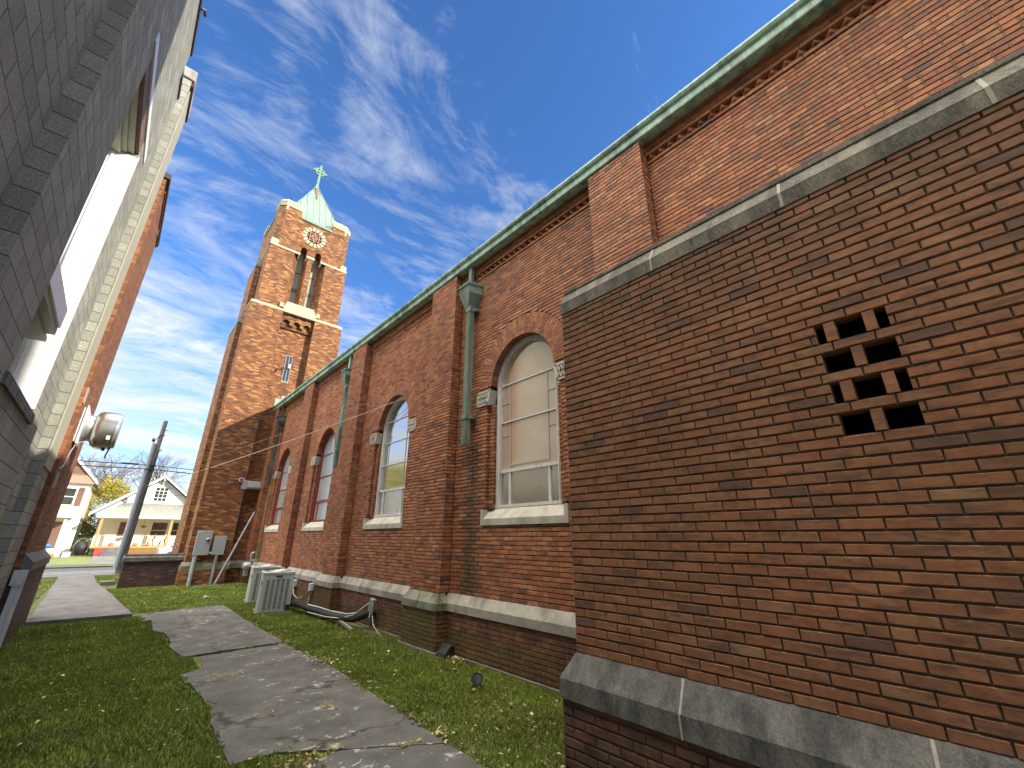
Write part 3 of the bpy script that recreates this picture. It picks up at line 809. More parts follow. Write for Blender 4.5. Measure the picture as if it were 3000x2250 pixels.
for sx in (-1, 1):
    for (q0, q1) in ((YS + .05, YS + 1.1), (YD - 1.25, YD - .2)):
        xo, xi = XC + sx * 1.93, XC + sx * .86; c = .27
        front = q0 < 23
        yo, yi = (q0, q1) if front else (q1, q0); sg = 1 if front else -1
        p = [(xi, yo), (xo - sx * c, yo), (xo, yo + sg * c), (xo, yi), (xi, yi)]
        v = [(*a, 18.58) for a in p] + [(*a, 19.10) for a in p]; n = 5
        tw.mesh(v, [(i, (i + 1) % n, n + (i + 1) % n, n + i) for i in range(n)] + [tuple(range(n, 2 * n))])
# blind arcade and dogtooth in the recess of stage 1
tw.box(XC - .78, XC + .78, Y0 + .17, YR + .02, 12.36, 12.70)
for k in range(22):
    x = XC - .77 + k * .0735
    tw.box(x, x + .036, Y0 + .26, YR + .01, 11.87, 11.93)
tw.box(XC - .78, XC + .78, Y0 + .27, YR + .01, 11.93, 11.985)
for k in range(3):
    xc = XC - .50 + k * .50
    n = 10
    arcp = [(xc + .17 * math.cos(PI * j / n), 12.19 + .17 * math.sin(PI * j / n)) for j in range(n + 1)]
    # spandrel panel with a half-round opening
    L = [(xc + .25, 12.10), (xc + .25, 12.37)] ; Rr = [(xc - .25, 12.37), (xc - .25, 12.10)]
    for j in range(n):
        a, b = arcp[j], arcp[j + 1]
        tw.face([(a[0], Y0 + .17, a[1]), (a[0], Y0 + .17, 12.365), (b[0], Y0 + .17, 12.365), (b[0], Y0 + .17, b[1])])
        tw.face([(a[0], Y0 + .17, a[1]), (b[0], Y0 + .17, b[1]), (b[0], YR, b[1]), (a[0], YR, a[1])])
    for s_ in (-1, 1):
        x0, x1 = sorted((xc + s_ * .17, xc + s_ * .25))
        tw.box(x0, x1, Y0 + .17, YR, 12.06, 12.365)
to = par(tw, 'bell_tower', M['brick_tower'])
def tsub(mb, name, mat, **k): return mb.build(name, mat, to, **k)

def belt(z0, z1, hw, d0, pr, up):
    b = MB()
    prof = [(pr, z0), (pr, z0 + (z1 - z0) * .45), (-up, z1), (-.1 - up, z1), (-.1 - up, z0)]
    rects = []
    for p, q in prof: rects.append([(XC - hw - p, d0 - p), (XC + hw + p, d0 - p), (XC + hw + p, YD - .2 + p), (XC - hw - p, YD - .2 + p)])
    for i in range(len(prof)):
        j = (i + 1) % len(prof)
        for k in range(4):
            l = (k + 1) % 4
            b.face([(*rects[i][k], prof[i][1]), (*rects[i][l], prof[i][1]), (*rects[j][l], prof[j][1]), (*rects[j][k], prof[j][1])])
    return b
tsub(belt(12.67, 12.93, 2.22, Y0, .012, .21), 'belt_course', M['stone_tower'])
b2 = MB()
# upper belt in two runs plus corner blocks
for s_ in (-1, 1):
    xa, xb = sorted((XC + s_ * .60, XC + s_ * 2.01))
    b2.extrude([(YS - .02, 16.30), (YS - .02, 16.40), (YS + .06, 16.47), (YS + .3, 16.47), (YS + .3, 16.30)], lambda p, q, t: (t, p, q), xa, xb)
    xo = XC + s_ * 2.01
    b2.extrude([(0, 16.30), (0, 16.40), (.08, 16.47), (.3, 16.47), (.3, 16.30)], lambda p, q, t: (xo - s_ * p, t, q), YS + .01, YD - .1)
    xa, xb = sorted((XC + s_ * 1.64, XC + s_ * 1.985))
    b2.extrude([(YS + .03, 16.46), (YS + .03, 16.70), (YS + .13, 16.80), (YS + .36, 16.80), (YS + .36, 16.46)], lambda p, q, t: (t, p, q), xa, xb)
# the part that dips between and beside the lancets
for x0, x1 in ((XC - .62, XC - .535), (XC - .215, XC + .215), (XC + .535, XC + .62)):
    b2.extrude([(YS - .018, 16.30), (YS - .018, 16.40), (YS + .05, 16.468), (YS + .45, 16.468), (YS + .45, 16.22), (YS + .2, 16.15)], lambda p, q, t: (t, p, q), x0, x1)
b2o = tsub(b2, 'belt_course', M['stone_tower'])
# lancet windows: pale stone shafts set deep in brick
for s_ in (-1, 1):
    xc = XC + s_ * .375; w = .158
    lo = MB(); yb_ = YS + .64
    n = 12; arcp = [(xc + w * math.cos(PI * j / n), 16.74 + w * math.sin(PI * j / n)) for j in range(n + 1)]
    lo.face([(xc + w, yb_, 13.3)] + [(x, yb_, z) for x, z in arcp] + [(xc - w, yb_, 13.3)])
    for x0 in (xc - w + .001, xc + w - .001): lo.face([(x0, YS + .43, 13.3), (x0, yb_, 13.3), (x0, yb_, 16.3), (x0, YS + .43, 16.3)])
    for z in (14.35, 14.47, 15.5): lo.box(xc - w, xc + w, yb_ - .02, yb_ + .01, z, z + .05, 1)
    tsub(lo, 'lancet_window', [M['render'], M['flash']], fix=False)
    va = MB()                   # radiating brick heads
    for j in range(13):
        a = PI * (j + .5) / 13
        r0, r1 = w + .01, w + .20
        dx = .020
        c, sn = math.cos(a), math.sin(a)
        P_ = lambda r, t: (xc + r * c - t * sn, YS + .038, 16.74 + r * sn + t * c)
        q_ = [P_(r0, -.012), P_(r1, -dx), P_(r1, dx), P_(r0, .012)]
        va.mesh(q_ + [(a_, YS + .06, b_) for a_, _, b_ in q_], [(0, 1, 2, 3), (0, 4, 5, 1), (1, 5, 6, 2), (2, 6, 7, 3)])
    tsub(va, 'lancet_head', M['brick_tower'], fix=False)
# the big stepped sill under the lancets
sl_ = MB()
for (hx, y0, z0, z1) in ((.80, Y0 - .03, 12.66, 12.98), (.74, Y0 + .02, 12.98, 13.16), (.68, Y0 + .08, 13.16, 13.32)):
    sl_.box(XC - hx, XC + hx, y0, YS + .45, z0, z1)
for s_ in (-1, 1):
    x0, x1 = sorted((XC + s_ * .80, XC + s_ * .98)); sl_.box(x0, x1, Y0 + .0, YS + .1, 12.90, 13.12)
for x in (XC - .375, XC + .375): sl_.extrude([(Y0 + .08, 13.32), (YS + .41, 13.52), (YS + .41, 13.32)], lambda p, q, t: (t, p, q), x - .2, x + .2)
tsub(sl_, 'sill', M['stone_tower'])
# round window with its ring of pale voussoirs
rw = MB(); yf = YS + .05; zc_ = 17.78
for j in range(16):
    a0, a1 = 2 * PI * j / 16 + .05, 2 * PI * (j + 1) / 16 - .05
    q_ = [(XC + r * math.cos(t), zc_ + r * math.sin(t)) for r, t in ((.40, a0), (.63, a0 + .012), (.63, a1 - .012), (.40, a1))]
    rw.mesh([(x, yf - .018, z) for x, z in q_] + [(x, yf + .04, z) for x, z in q_], [(0, 1, 2, 3), (0, 4, 5, 1), (1, 5, 6, 2), (2, 6, 7, 3), (3, 7, 4, 0)], 0)
n = 32
rw.face([(XC + .40 * math.cos(2 * PI * j / n), yf - .004, zc_ + .40 * math.sin(2 * PI * j / n)) for j in range(n)], 1)
def tb(x0, z0, x1, z1, w=.022):
    d = Vector((x1 - x0, z1 - z0)).normalized(); nn = Vector((-d.y, d.x)) * w
    q_ = [(x0 + nn.x, z0 + nn.y), (x1 + nn.x, z1 + nn.y), (x1 - nn.x, z1 - nn.y), (x0 - nn.x, z0 - nn.y)]
    k = random.uniform(.0, .006)
    rw.mesh([(XC + x, yf - .030 - k, zc_ + z) for x, z in q_] + [(XC + x, yf, zc_ + z) for x, z in q_], [(0, 1, 2, 3), (0, 4, 5, 1), (1, 5, 6, 2), (2, 6, 7, 3), (3, 7, 4, 0)], 2)
for s1 in (-1, 1):
    tb(0, s1 * .13, 0, s1 * .40); tb(s1 * .13, 0, s1 * .40, 0)
    tb(s1 * .13, -.13, s1 * .13, .13); tb(-.13, s1 * .13, .13, s1 * .13)
    tb(s1 * .24, -.24, s1 * .24, .24); tb(-.24, s1 * .24, .24, s1 * .24)
    for s2 in (-1, 1): tb(s1 * .24, s2 * .24, s1 * .285, s2 * .285)
    tb(s1 * .05, 0, s1 * .05, s1 * .13, .02); tb(0, s1 * -.05, s1 * .13, s1 * -.05, .02)
tsub(rw, 'round_window', [M['stone_tower'], M['dark'], M['terracotta']], fix=False)
# corner caps
for sx in (-1, 1):
    for front in (1, 0):
        cp = MB(); c = .27; pr = .02
        xo, xi = XC + sx * (1.93 + pr), XC + sx * (.86 - pr)
        yo = (YS + .05 - pr) if front else (YD - .2 + pr); sg = 1 if front else -1
        yi = yo + sg * (1.05 + 2 * pr)
        def ringp(e): return [(xi + sx * e * .5, yo + sg * e), (xo - sx * (c + e * .3), yo + sg * e), (xo - sx * e, yo + sg * (c + e * .3)), (xo - sx * e, yi - sg * e * .5), (xi + sx * e * .5, yi - sg * e * .5)]
        lv = [(0, 19.08), (0, 19.28), (-.012, 19.285), (-.012, 19.40), (.10, 19.55)]
        rr = [[(*p, z) for p in ringp(e)] for e, z in lv]
        for a, b in zip(rr[:-1], rr[1:]):
            for j in range(5): cp.face([a[j], a[(j + 1) % 5], b[(j + 1) % 5], b[j]])
        cp.face(rr[-1]); cp.face(rr[0][::-1])
        xq = XC + sx * 1.80                                       # quoin block under the cap
        x0, x1 = sorted((XC + sx * 1.56, XC + sx * 1.665)); 
        if front: cp.box(x0, x1, YS + .036, YS + .4, 18.80, 19.09)
        tsub(cp, 'cap_stone', M['stone_tower'])
# copper spire and cross
sp = MB(); yc_ = (YS + .05 + YD - .2) / 2; ze = 18.60; apex = (XC, yc_, 23.1)
hx, hy = 1.62, (YD - .25 - YS) / 2 - .24
fl = [(XC - hx, yc_ - hy), (XC + hx, yc_ - hy), (XC + hx, yc_ + hy), (XC - hx, yc_ + hy)]
for i in range(4):
    a, b = fl[i], fl[(i + 1) % 4]
    n = 9; 
    sp.face([(*a, ze + .15), (*b, ze + .15), apex])
    for k in range(n + 1):       # standing seams
        t = (k + .0) / n
        p = Vector((a[0] + (b[0] - a[0]) * t, a[1] + (b[1] - a[1]) * t, ze + .15))
        mx_ = 1 - abs(2 * t - 1)
        up = Vector(apex) - Vector(((a[0] + b[0]) / 2, (a[1] + b[1]) / 2, ze + .15))
        q_ = p + up * mx_ * .985
        if mx_ > .05: sp.tube([p, q_], .022, 4, 1)
    sp.tube([(*a, ze + .15), apex], .03, 6)
x0 = XC - .86; 
sp.box(XC - .86, XC + .86, YS - .01, YS + .5, ze, ze + .09, 0); sp.box(XC - .86, XC + .86, YS + .02, YS + .5, ze + .09, ze + .16, 0)
sp.box(XC - 1.97, XC - 1.5, yc_ - 1.0, yc_ + 1.0, ze, ze + .14, 0)
sp.lathe([(0, .16), (.15, .15), (.35, .10), (.5, .07)], (XC, yc_, 22.72), (0, 0, 1), 10)
tsub(sp, 'spire', [M['copper_pale'], M['copper_black']])
st = MB(); st.extrude([(-.12, 0), (.12, 0), (.02, -1.35), (-.03, -1.3)], lambda p, q, t: (XC + p, yc_ - .17 + t + .0 + (q) * (hy / 4.35), 22.85 + q), -.012, .0)
tsub(st, 'spire_stain', M['rust'])
cr = MB(); zc0 = 23.05
cr.box(XC - .062, XC + .062, yc_ - .06, yc_ + .06, zc0, 24.82)
cr.box(XC - .42, XC + .42, yc_ - .052, yc_ + .052, 24.22, 24.36)
n = 24
for j in range(n):
    a0, a1 = 2 * PI * j / n, 2 * PI * (j + 1) / n
    q_ = [(XC + r * math.cos(t), 24.29 + r * math.sin(t)) for r, t in ((.21, a0), (.30, a0), (.30, a1), (.21, a1))]
    cr.mesh([(x, yc_ - .04, z) for x, z in q_] + [(x, yc_ + .04, z) for x, z in q_], [(0, 1, 2, 3), (7, 6, 5, 4), (1, 5, 6, 2), (3, 7, 4, 0)])
tsub(cr, 'cross', M['copper_pale'], fix=True)
# narrow window of stage 1
nwn = MB()
nwn.box(4.585, 4.90, YR - .008, YR + .02, 9.16, 10.54, 1)
for x in (4.585, 4.735, 4.87): nwn.box(x, x + .03, YR - .03, YR + .01, 9.16, 10.54, 0)
nwn.box(4.585, 4.90, YR - .027, YR + .01, 10.49, 10.54, 0)
for k in range(5): nwn.box(4.57 + k * .07, 4.61 + k * .07, YR - .04, YR + .02, 9.04, 9.155, 2)
nwn.lathe([(0, .05), (.02, .055), (.2, .055), (.22, .03)], (4.80, YR - .09, 9.82), (0, 0, 1), 12, 3)
nwn.tube([(4.62, YR - .1, 9.78), (4.5, YR - .16, 9.80), (4.4, YR - .16, 9.76), (4.33, YR - .14, 9.62)], .045, 8, 4)
tsub(nwn, 'window', [M['stone'], M['glass_dark'], M['stone_tower'], M['gold_glow'], M['rust']])
hd_ = MB()
for k in range(6): hd_.box(4.57 + k * .06, 4.615 + k * .06, YR - .014, YR + .01, 10.55, 10.76)
tsub(hd_, 'window_head', M['brick_tower'])
# stepped copper flashing where the roof meets the tower
fl_ = MB()
for k in range(7):
    x = 4.50 + k * .25; z = 7.86 + (x - 4.5) * sl
    fl_.box(x, x + .26, YR - .03 - .002 * k, YR + .01, z - .3, z + .34)
tsub(fl_, 'flashing', M['flashing'])
# water table of the tower
twt = MB()
def tprof(fn, a, b): twt.extrude([(.1, .66), (-.10, .66), (-.10, .80), (0, .95), (.1, .95)], fn, a, b)
tprof(lambda p, q, t: (t, Y0 + p, q), XC - 2.32, XC - .70)
tprof(lambda p, q, t: (XC - 2.22 + p, t, q), Y0 + .0, 24.9)
twt.extrude([(.1, .66), (-.10, .66), (-.10, .80), (0, .95), (.1, .95)], lambda p, q, t: (t, YR + p, q), XC - .80, XN)
tsub(twt, 'water_table', M['stone_moss'])
bl = MB()                        # slim weathering slabs over the side buttress
bl.extrude([(2.318, 11.87), (2.318, 11.95), (2.52, 12.55), (2.6, 12.55), (2.6, 11.87)], lambda p, q, t: (p, t, q), 22.66, 24.92)
tsub(bl, 'weathering', M['stone']); bl = MB()
bl.extrude([(2.488, 15.40), (2.488, 15.46), (2.70, 16.02), (2.76, 16.02), (2.76, 15.40)], lambda p, q, t: (p, t, q), 22.88, 24.77)
tsub(bl, 'weathering', M['stone'])

# ================================================================== LEFT BUILDING
lb = thing('block_building', 'tall grey concrete block building with a brick wing rising steeply along the grass', 'building', (-1.2, 8, 0))
def lpar(mb, name, mats, **k): return par(mb, name, mats, lb, **k)
bw_ = MB()
bw_.box(-12, -1.20, -8, 5.96, 0, 11.6); bw_.box(-12, -1.20, 7.785, 11.85, 0, 11.6); bw_.box(-12, -1.50, 5.96, 7.785, 0, 11.6); bw_.box(-1.50, -1.20, 5.96, 7.785, 0, 3.2); bw_.box(-1.50, -1.20, 5.96, 7.785, 8.07, 11.6)
bw_.box(-1.35, -1.05, 4.55, 5.96, 0, 11.1); bw_.box(-1.35, -1.05, 5.96, 7.785, 0, 3.20)
bw_.box(-1.35, -1.05, 5.96, 7.785, 8.07, 11.1); bw_.box(-1.35, -1.05, 7.785, 8.62, 0, 11.1)
wall_o = lpar(bw_, 'block_wall', M['block'])
pl_ = MB(); pl_.box(-1.3, -1.075, 10.55, 11.85, 0, 12.4)
lpar(pl_, 'pilaster', M['block'])
pf = MB(); pf.box(-1.3, -1.055, 10.75, 11.852, 3.0, 12.36)
lpar(pf, 'corner_strip', M['render'])
cq = MB(); cq.box(-1.32, -1.02, 10.50, 11.9, 12.40, 12.72)
lpar(cq, 'pilaster_cap', M['stone'], bevel=.03)
fs = MB(); fs.box(-1.38, -1.02, 4.45, 8.66, 11.1, 11.24); lpar(fs, 'parapet_flashing', M['flash']); fs = MB(); fs.box(-12, -1.17, -8, 10.5, 11.6, 11.72); lpar(fs, 'parapet_flashing', M['flash']); fs = MB(); fs.box(-1.30, -1.015, 10.6, 11.88, 12.30, 12.398); lpar(fs, 'parapet_flashing', M['flash']); fs = MB()
fs.tube([(-1.02, 7.6, 11.2), (-.97, 7.62, 11.24), (-.94, 7.7, 11.2)], .03, 6)
lpar(fs, 'parapet_flashing', M['flash'])
# the tall window: white far jamb, spandrel between an upper and a lower light, sage steel head
wn = MB(); y0, y1 = 5.96, 7.785
wn.box(-1.48, -1.046, y1 - .018, y1 + .004, 3.36, 7.55, 0)             # far jamb lining
wn.box(-1.047, -1.040, y1 - .012, y1 + .045, 3.36, 7.6, 0)
wn.box(-1.46, -1.42, y1 - .17, y1 - .018, 3.36, 7.5, 0); wn.box(-1.33, -1.31, y1 - .05, y1 - .018, 3.36, 7.5, 0)
wn.box(-1.42, -1.39, y1 - .11, y1 - .018, 3.36, 7.5, 0); wn.box(-1.46, -1.42, y0 + .02, y0 + .14, 3.36, 7.5, 0); wn.box(-1.46, -1.41, y0 + .02, y1 - .05, 5.6, 5.7, 0); wn.box(-1.455, -1.425, 6.8, 6.86, 3.36, 7.5, 0)
wf = lpar(wn, 'window', M['white_clad'])
pn = MB(); pn.face([(-1.45, y0, 3.3), (-1.45, y1, 3.3), (-1.45, y1, 8.0), (-1.45, y0, 8.0)])
pn.build('pane', M['glass_clear'], wf, fix=False)
pp = MB(); pp.box(-1.44, -1.05, y0 + .002, y1 - .40, 4.34, 4.60); pp.build('spandrel', M['white_clad'], wf)
ps = MB(); ps.box(-1.44, -1.075, y0 + .002, y1 - .36, 4.25, 4.339); ps.box(-1.44, -1.15, y0 + .002, y1 - .2, 4.19, 4.249); ps.build('transom', M['sage'], wf)
hd2 = MB()
for k, (xa, xb, z) in enumerate(((-1.46, -1.25, 7.50), (-1.25, -1.19, 7.56), (-1.19, -1.11, 7.60))): hd2.box(xa, xb, y0 - .2, y1 + .003, z, 8.06)
hd2.build('head', M['sage'], wf)
hd3 = MB(); hd3.box(-1.11, -1.06, y0 - .2, y1 + .004, 7.63, 8.06); hd3.build('lintel', M['rust'], wf)
hd4 = MB(); hd4.box(-1.06, -1.035, y0 - .2, 8.36, 7.92, 8.08); hd4.build('drip', M['white_clad'], wf)
sl2 = MB(); sl2.extrude([(-1.49, 3.18), (-1.02, 3.18), (-1.02, 3.30), (-1.48, 3.40)], lambda p, q, t: (p, t, q), y0 - .12, y1 + .10); sl2.build('sill', M['stone_dark'], wf)
# brick wing
XB = -.985
bwg = MB(); bwg.box(-9, XB, 11.851, 15.35, 1.2, 10.30)
bwg.box(-9, XB + .03, 12.4, 15.39, 10.30, 10.37)
lpar(bwg, 'brick_wing', M['brick_left'])
bc = MB(); bc.box(-9, XB + .06, 11.86, 15.43, 10.37, 10.52); bc.box(XB, XB + .04, 14.3, 14.36, 10.1, 10.5)
lpar(bc, 'brick_coping', M['flash'])
bq = MB(); bq.box(-1.02, XB + .012, 11.853, 12.15, 4.42, 4.75); 
lpar(bq, 'quoin', M['render']); bq = MB(); bq.box(-1.02, XB + .012, 12.02, 12.4, 2.75, 3.05)
lpar(bq, 'quoin', M['render'])
pbx = MB(); pbx.box(-9, -.875, 11.9, 15.42, -.2, 1.275)
lpar(pbx, 'plinth', M['brick_dark'])
pbt = MB(); pbt.extrude([(-1.1, 1.27), (-.845, 1.27), (-.845, 1.42), (XB - .002, 1.57), (-1.1, 1.57)], lambda p, q, t: (p, t, q), 11.86, 15.46)
lpar(pbt, 'water_table', M['stone_dark'])
wbd = MB(); wbd.box(-1.0, -.865, 11.86, 11.898, 0, 1.12); wbd.box(-1.04, -.862, 11.84, 11.86, 1.05, 1.30)
lpar(wbd, 'painted_board', M['white_paint'])
bsk = MB(); bsk.box(-1.19, -1.06, 8.62, 10.55, 0, .5)
lpar(bsk, 'wall_base', M['render'])

# exhaust fan
ef = thing('exhaust_fan', 'round metal exhaust fan sticking out sideways from the brick wing', 'exhaust fan', (-.98, 13.0, 4.12))
def lp(mb, name, mats, p, **k): return par(mb, name, mats, p, **k)
f = MB(); f.box(-.99, -.945, 12.62, 13.38, 3.75, 4.49); f.box(-.945, -.915, 12.58, 13.42, 3.71, 4.53)
lp(f, 'curb_plate', M['white_clad'], ef, bevel=.01)
f = MB(); f.lathe([(0, .30), (.06, .30), (.062, .285), (.14, .285), (.16, .27)], (-.915, 13, 4.12), (1, 0, 0), 32); lp(f, 'neck', M['galv'], ef, smooth=True)
f = MB(); f.lathe([(0, .29), (.02, .335), (.05, .375), (.09, .40), (.15, .41), (.36, .41), (.365, .41)], (-.77, 13, 4.12), (1, 0, 0), 40); lp(f, 'hood', M['steel'], ef, smooth=True)
f = MB(); f.lathe([(0, .412), (.004, .428), (.018, .428), (.022, .412)], (-.408, 13, 4.12), (1, 0, 0), 40); f.lathe([(0, .385), (.05, .385), (.052, .37)], (-.388, 13, 4.12), (1, 0, 0), 32); lp(f, 'rim', M['galv'], ef, smooth=True)
f = MB(); f.box(-.50, -.44, 12.63, 12.645, 3.86, 3.95); f.v = [(x, y - .0, z) for x, y, z in f.v]; lp(f, 'label_plate', M['plastic_white'], ef)
f = MB(); f.tube([(-.50, 13, 3.72), (-.5, 13, 3.66)], .03, 8); f.tube([(-.42, 13, 3.76), (-.41, 13, 3.66), (-.43, 12.98, 3.56), (-.42, 13, 3.5)], .014, 6); lp(f, 'drain', M['black'], ef)
f = MB(); f.tube([(-.50, 13, 3.70), (-.62, 12.95, 3.68), (-.75, 12.85, 3.74), (-.86, 12.8, 3.78), (-.93, 12.72, 3.70), (-.955, 12.5, 3.45), (-.955, 12.3, 3.20), (-.965, 12.1, 3.12), (-1.03, 11.9, 3.10)], .010, 6); lp(f, 'cable', M['wire_grey'], ef)

# ================================================================== GROUND AND PAVING
def sheet(name, x0, x1, y0, y1, mat, dz, nx, ny, slope=True, jitter=0.):
    m = MB(); xs = np.linspace(x0, x1, nx + 1); ys = np.linspace(y0, y1, ny + 1)
    v = [(x, y, (gz(y) if slope else 0) + dz) for y in ys for x in xs]
    f = [(j * (nx + 1) + i, j * (nx + 1) + i + 1, (j + 1) * (nx + 1) + i + 1, (j + 1) * (nx + 1) + i) for j in range(ny) for i in range(nx)]
    m.mesh(v, f); return m.build(name, mat, None, fix=False)
g = MB()
ys = [-60] + list(np.linspace(-6, 32, 39)) + [60, 400]
for a, b in zip(ys[:-1], ys[1:]):
    za, zb_ = (gz(a), gz(b)) if b < 32.1 else (-.06, -.06)
    g.face([(-300, a, za), (300, a, za), (300, b, zb_), (-300, b, zb_)])
struct(g.build('ground', M['soil'], None, fix=False))
def slab(mb, poly, z0, z1, jit=.012):
    """irregular concrete slab; the outline is subdivided and roughened"""
    out = []
    n = len(poly)
    for i in range(n):
        a, b = Vector(poly[i]), Vector(poly[(i + 1) % n]); L = (b - a).length; k = max(1, int(L / .13))
        for j in range(k):
            p = a + (b - a) * (j / k)
            out.append((p.x + random.uniform(-jit, jit), p.y + random.uniform(-jit, jit)))
    v = [(x, y, z0 + gz(y)) for x, y in out] + [(x, y, z1 + gz(y)) for x, y in out]; k = len(out)
    mb.mesh(v, [tuple(range(k, 2 * k))] + [(i, (i + 1) % k, k + (i + 1) % k, k + i) for i in range(k)])
path = MB()
slab(path, [(1.22, -3), (2.85, -3), (2.86, 4.02), (2.05, 4.565), (1.75, 4.52), (1.5, 4.25), (1.2, 4.15)], -.1, .022)
slab(path, [(1.24, 4.95), (1.62, 4.92), (2.05, 4.61), (2.87, 4.06), (2.93, 5.6), (3.03, 7.72), (1.30, 7.85), (1.36, 6.6), (1.28, 6.05)], -.1, .018)
slab(path, [(1.27, 7.88), (2.2, 7.83), (3.03, 7.75), (2.93, 9.46), (1.62, 9.40), (1.55, 8.6), (1.22, 8.35)], -.1, .008)
slab(path, [(1.40, 9.44), (2.93, 9.50), (2.90, 12.4), (1.36, 11.95), (1.36, 10.9), (1.30, 10.3)], -.1, .03)
slab(path, [(1.37, 11.98), (2.90, 12.43), (2.92, 13.9), (1.25, 13.75), (1.20, 12.3)], -.1, .024)
slab(path, [(1.10, 13.78), (2.92, 13.93), (2.94, 15.35), (1.9, 15.1), (1.0, 14.75)], -.1, .020)
struct(path.build('path', M['path'], None, fix=False))
wk = MB()
slab(wk, [(-.835, 14.65), (.02, 14.62), (.93, 14.60), (.62, 18.5), (.20, 24.0), (-.02, 29.9), (-1.13, 29.9), (-1.0, 24), (-.84, 16.)], -.2, .085, .008)
struct(wk.build('footpath', M['walk'], None, fix=False))
sw = MB(); sw.box(-60, 60, 30.0, 31.9, -.1, .115); struct(sw.build('sidewalk', M['walk'], None))
kb = MB(); kb.box(-60, 60, 31.9, 32.06, -.1, .112); kb.box(-60, 60, 39.4, 39.56, -.1, .112); struct(kb.build('kerb', M['walk'], None))
rd = MB(); rd.box(-80, 80, 32.06, 39.4, -.2, .03)
for a in (33.9, 35.2): rd.face([(-80, a, .034), (80, a, .034), (80, a + .14, .034), (-80, a + .14, .034)], 1)
ro_ = struct(rd.build('road', [M['asphalt'], M['line_paint']], None, fix=False))
# the raised kerb covers the ground sheet there
sw2 = MB(); sw2.box(-60, 60, 40.9, 43.2, -.1, .125); struct(sw2.build('far_sidewalk', M['walk'], None))
lf = MB(); lf.face([(-60, 39.56, .106), (60, 39.56, .106), (60, 40.9, .108), (-60, 40.9, .108)]); lf.face([(-60, 43.2, .106), (60, 43.2, .106), (60, 60, .45), (-60, 60, .45)]); struct(lf.build('far_lawn', M['lawn_far'], None, fix=False))
fw = MB(); fw.face([(-.4, 43.2, .13), (1.0, 43.2, .13), (1.0, 53, .37), (-.4, 53, .37)]); struct(fw.build('front_path', M['walk'], None, fix=False))
dirt = MB(); dirt.box(2.86, 4.55, 20.6, 20.72, -.05, .135); struct(dirt.build('edging_kerb', M['footing'], None))

# grass blades
def fast_mesh(name, V, nv, mat, rnd):
    """V: (n, nv, 3) polygons"""
    n = len(V); me = bpy.data.meshes.new(name)
    me.vertices.add(n * nv); me.vertices.foreach_set('co', V.reshape(-1).astype(np.float32))
    me.loops.add(n * nv); me.loops.foreach_set('vertex_index', np.arange(n * nv, dtype=np.int32))
    me.polygons.add(n); me.polygons.foreach_set('loop_start', np.arange(0, n * nv, nv, dtype=np.int32))
    me.update(calc_edges=True)
    me.materials.append(mat)
    me.attributes.new('rnd', 'FLOAT', 'FACE').data.foreach_set('value', rnd.astype(np.float32))
    o = bpy.data.objects.new(name, me); COL.objects.link(o); return o
GZ = np.vectorize(gz)
def in_path(x, y):
    l = np.interp(y, [0, 4.6, 4.9, 6.05, 6.6, 7.85, 8.35, 8.6, 9.4, 9.44, 10.3, 11.9, 12.3, 13.7, 14.8, 15.1], [1.22, 1.16, 1.24, 1.28, 1.36, 1.29, 1.22, 1.55, 1.62, 1.4, 1.30, 1.36, 1.2, 1.25, 1.0, 1.9])
    r = np.interp(y, [0, 4, 5.6, 7.7, 9.5, 12.4, 15.3], [2.85, 2.86, 2.93, 3.03, 2.93, 2.9, 2.94])
    w = .05 * np.sin(y * 9.1) * np.sin(y * 4.3 + 1)
    return (x > l + .015 + w) & (x < r - .015 + w) & (y < 15.25) & ~((x < 1.95 - .5 * np.abs(y - 4.55)) & (y > 4.22) & (y < 4.95))
def lawn_pts(n, x0, x1, y0, y1):
    x = rng.uniform(x0, x1, n); y = rng.uniform(y0, y1, n)
    k = ~in_path(x, y)
    k &= ~((y > 14.6) & (x < np.interp(y, [14.6, 18.5, 24, 30], [.95, .65, .22, 0])) & (x > -1.05))
    return x[k], y[k]
X, Y = [], []
for n, box in ((62000, (2.7, 4.72, 2.8, 9)), (34000, (2.8, 4.5, 9, 15.5)), (30000, (.3, 4.6, 15, 21.9)), (72000, (-1.2, 1.5, 3.5, 9.5)), (2500, (1.1, 2.0, 4.2, 4.95)), (44000, (-1.1, 1.5, 9.5, 14.62)), (9000, (-3.5, -1.0, 15.5, 29.8)), (5000, (.1, 2.4, 24, 29.8))):
    a, b = lawn_pts(n, *box); X.append(a); Y.append(b)
X = np.concatenate(X); Y = np.concatenate(Y); n = len(X)
Z = GZ(Y)
cl = .5 + .5 * np.sin(X * 5.1 + 1.3 * np.sin(Y * 3.1)) * np.sin(Y * 4.3 + 1.1 * np.sin(X * 2.7))
h = rng.uniform(.016, .042, n) * (.75 + .5 * cl); ang = rng.uniform(0, 2 * PI, n); w = rng.uniform(.0024, .0048, n) * (1 + Y / 9)
lean = rng.uniform(.0, .9, n) * h; la = rng.uniform(0, 2 * PI, n)
V = np.empty((n, 4, 3))
dx, dy = np.cos(ang) * w, np.sin(ang) * w
V[:, 0] = np.stack([X - dx, Y - dy, Z - .005], 1); V[:, 1] = np.stack([X + dx, Y + dy, Z - .005], 1)
mx, my = X + lean * .45 * np.cos(la), Y + lean * .45 * np.sin(la)
V[:, 2] = np.stack([X + lean * np.cos(la) + dx * .25, Y + lean * np.sin(la) + dy * .25, Z + h], 1)
V[:, 3] = np.stack([mx - dx * .8, my - dy * .8, Z + h * .55], 1)
rn = np.clip(rng.normal(.45, .22, n) + .15 * (cl - .5), 0, .999)
stuff(fast_mesh('grass', V, 4, M['blade'], rn), 'short green lawn grass on both sides of the concrete path', 'grass')

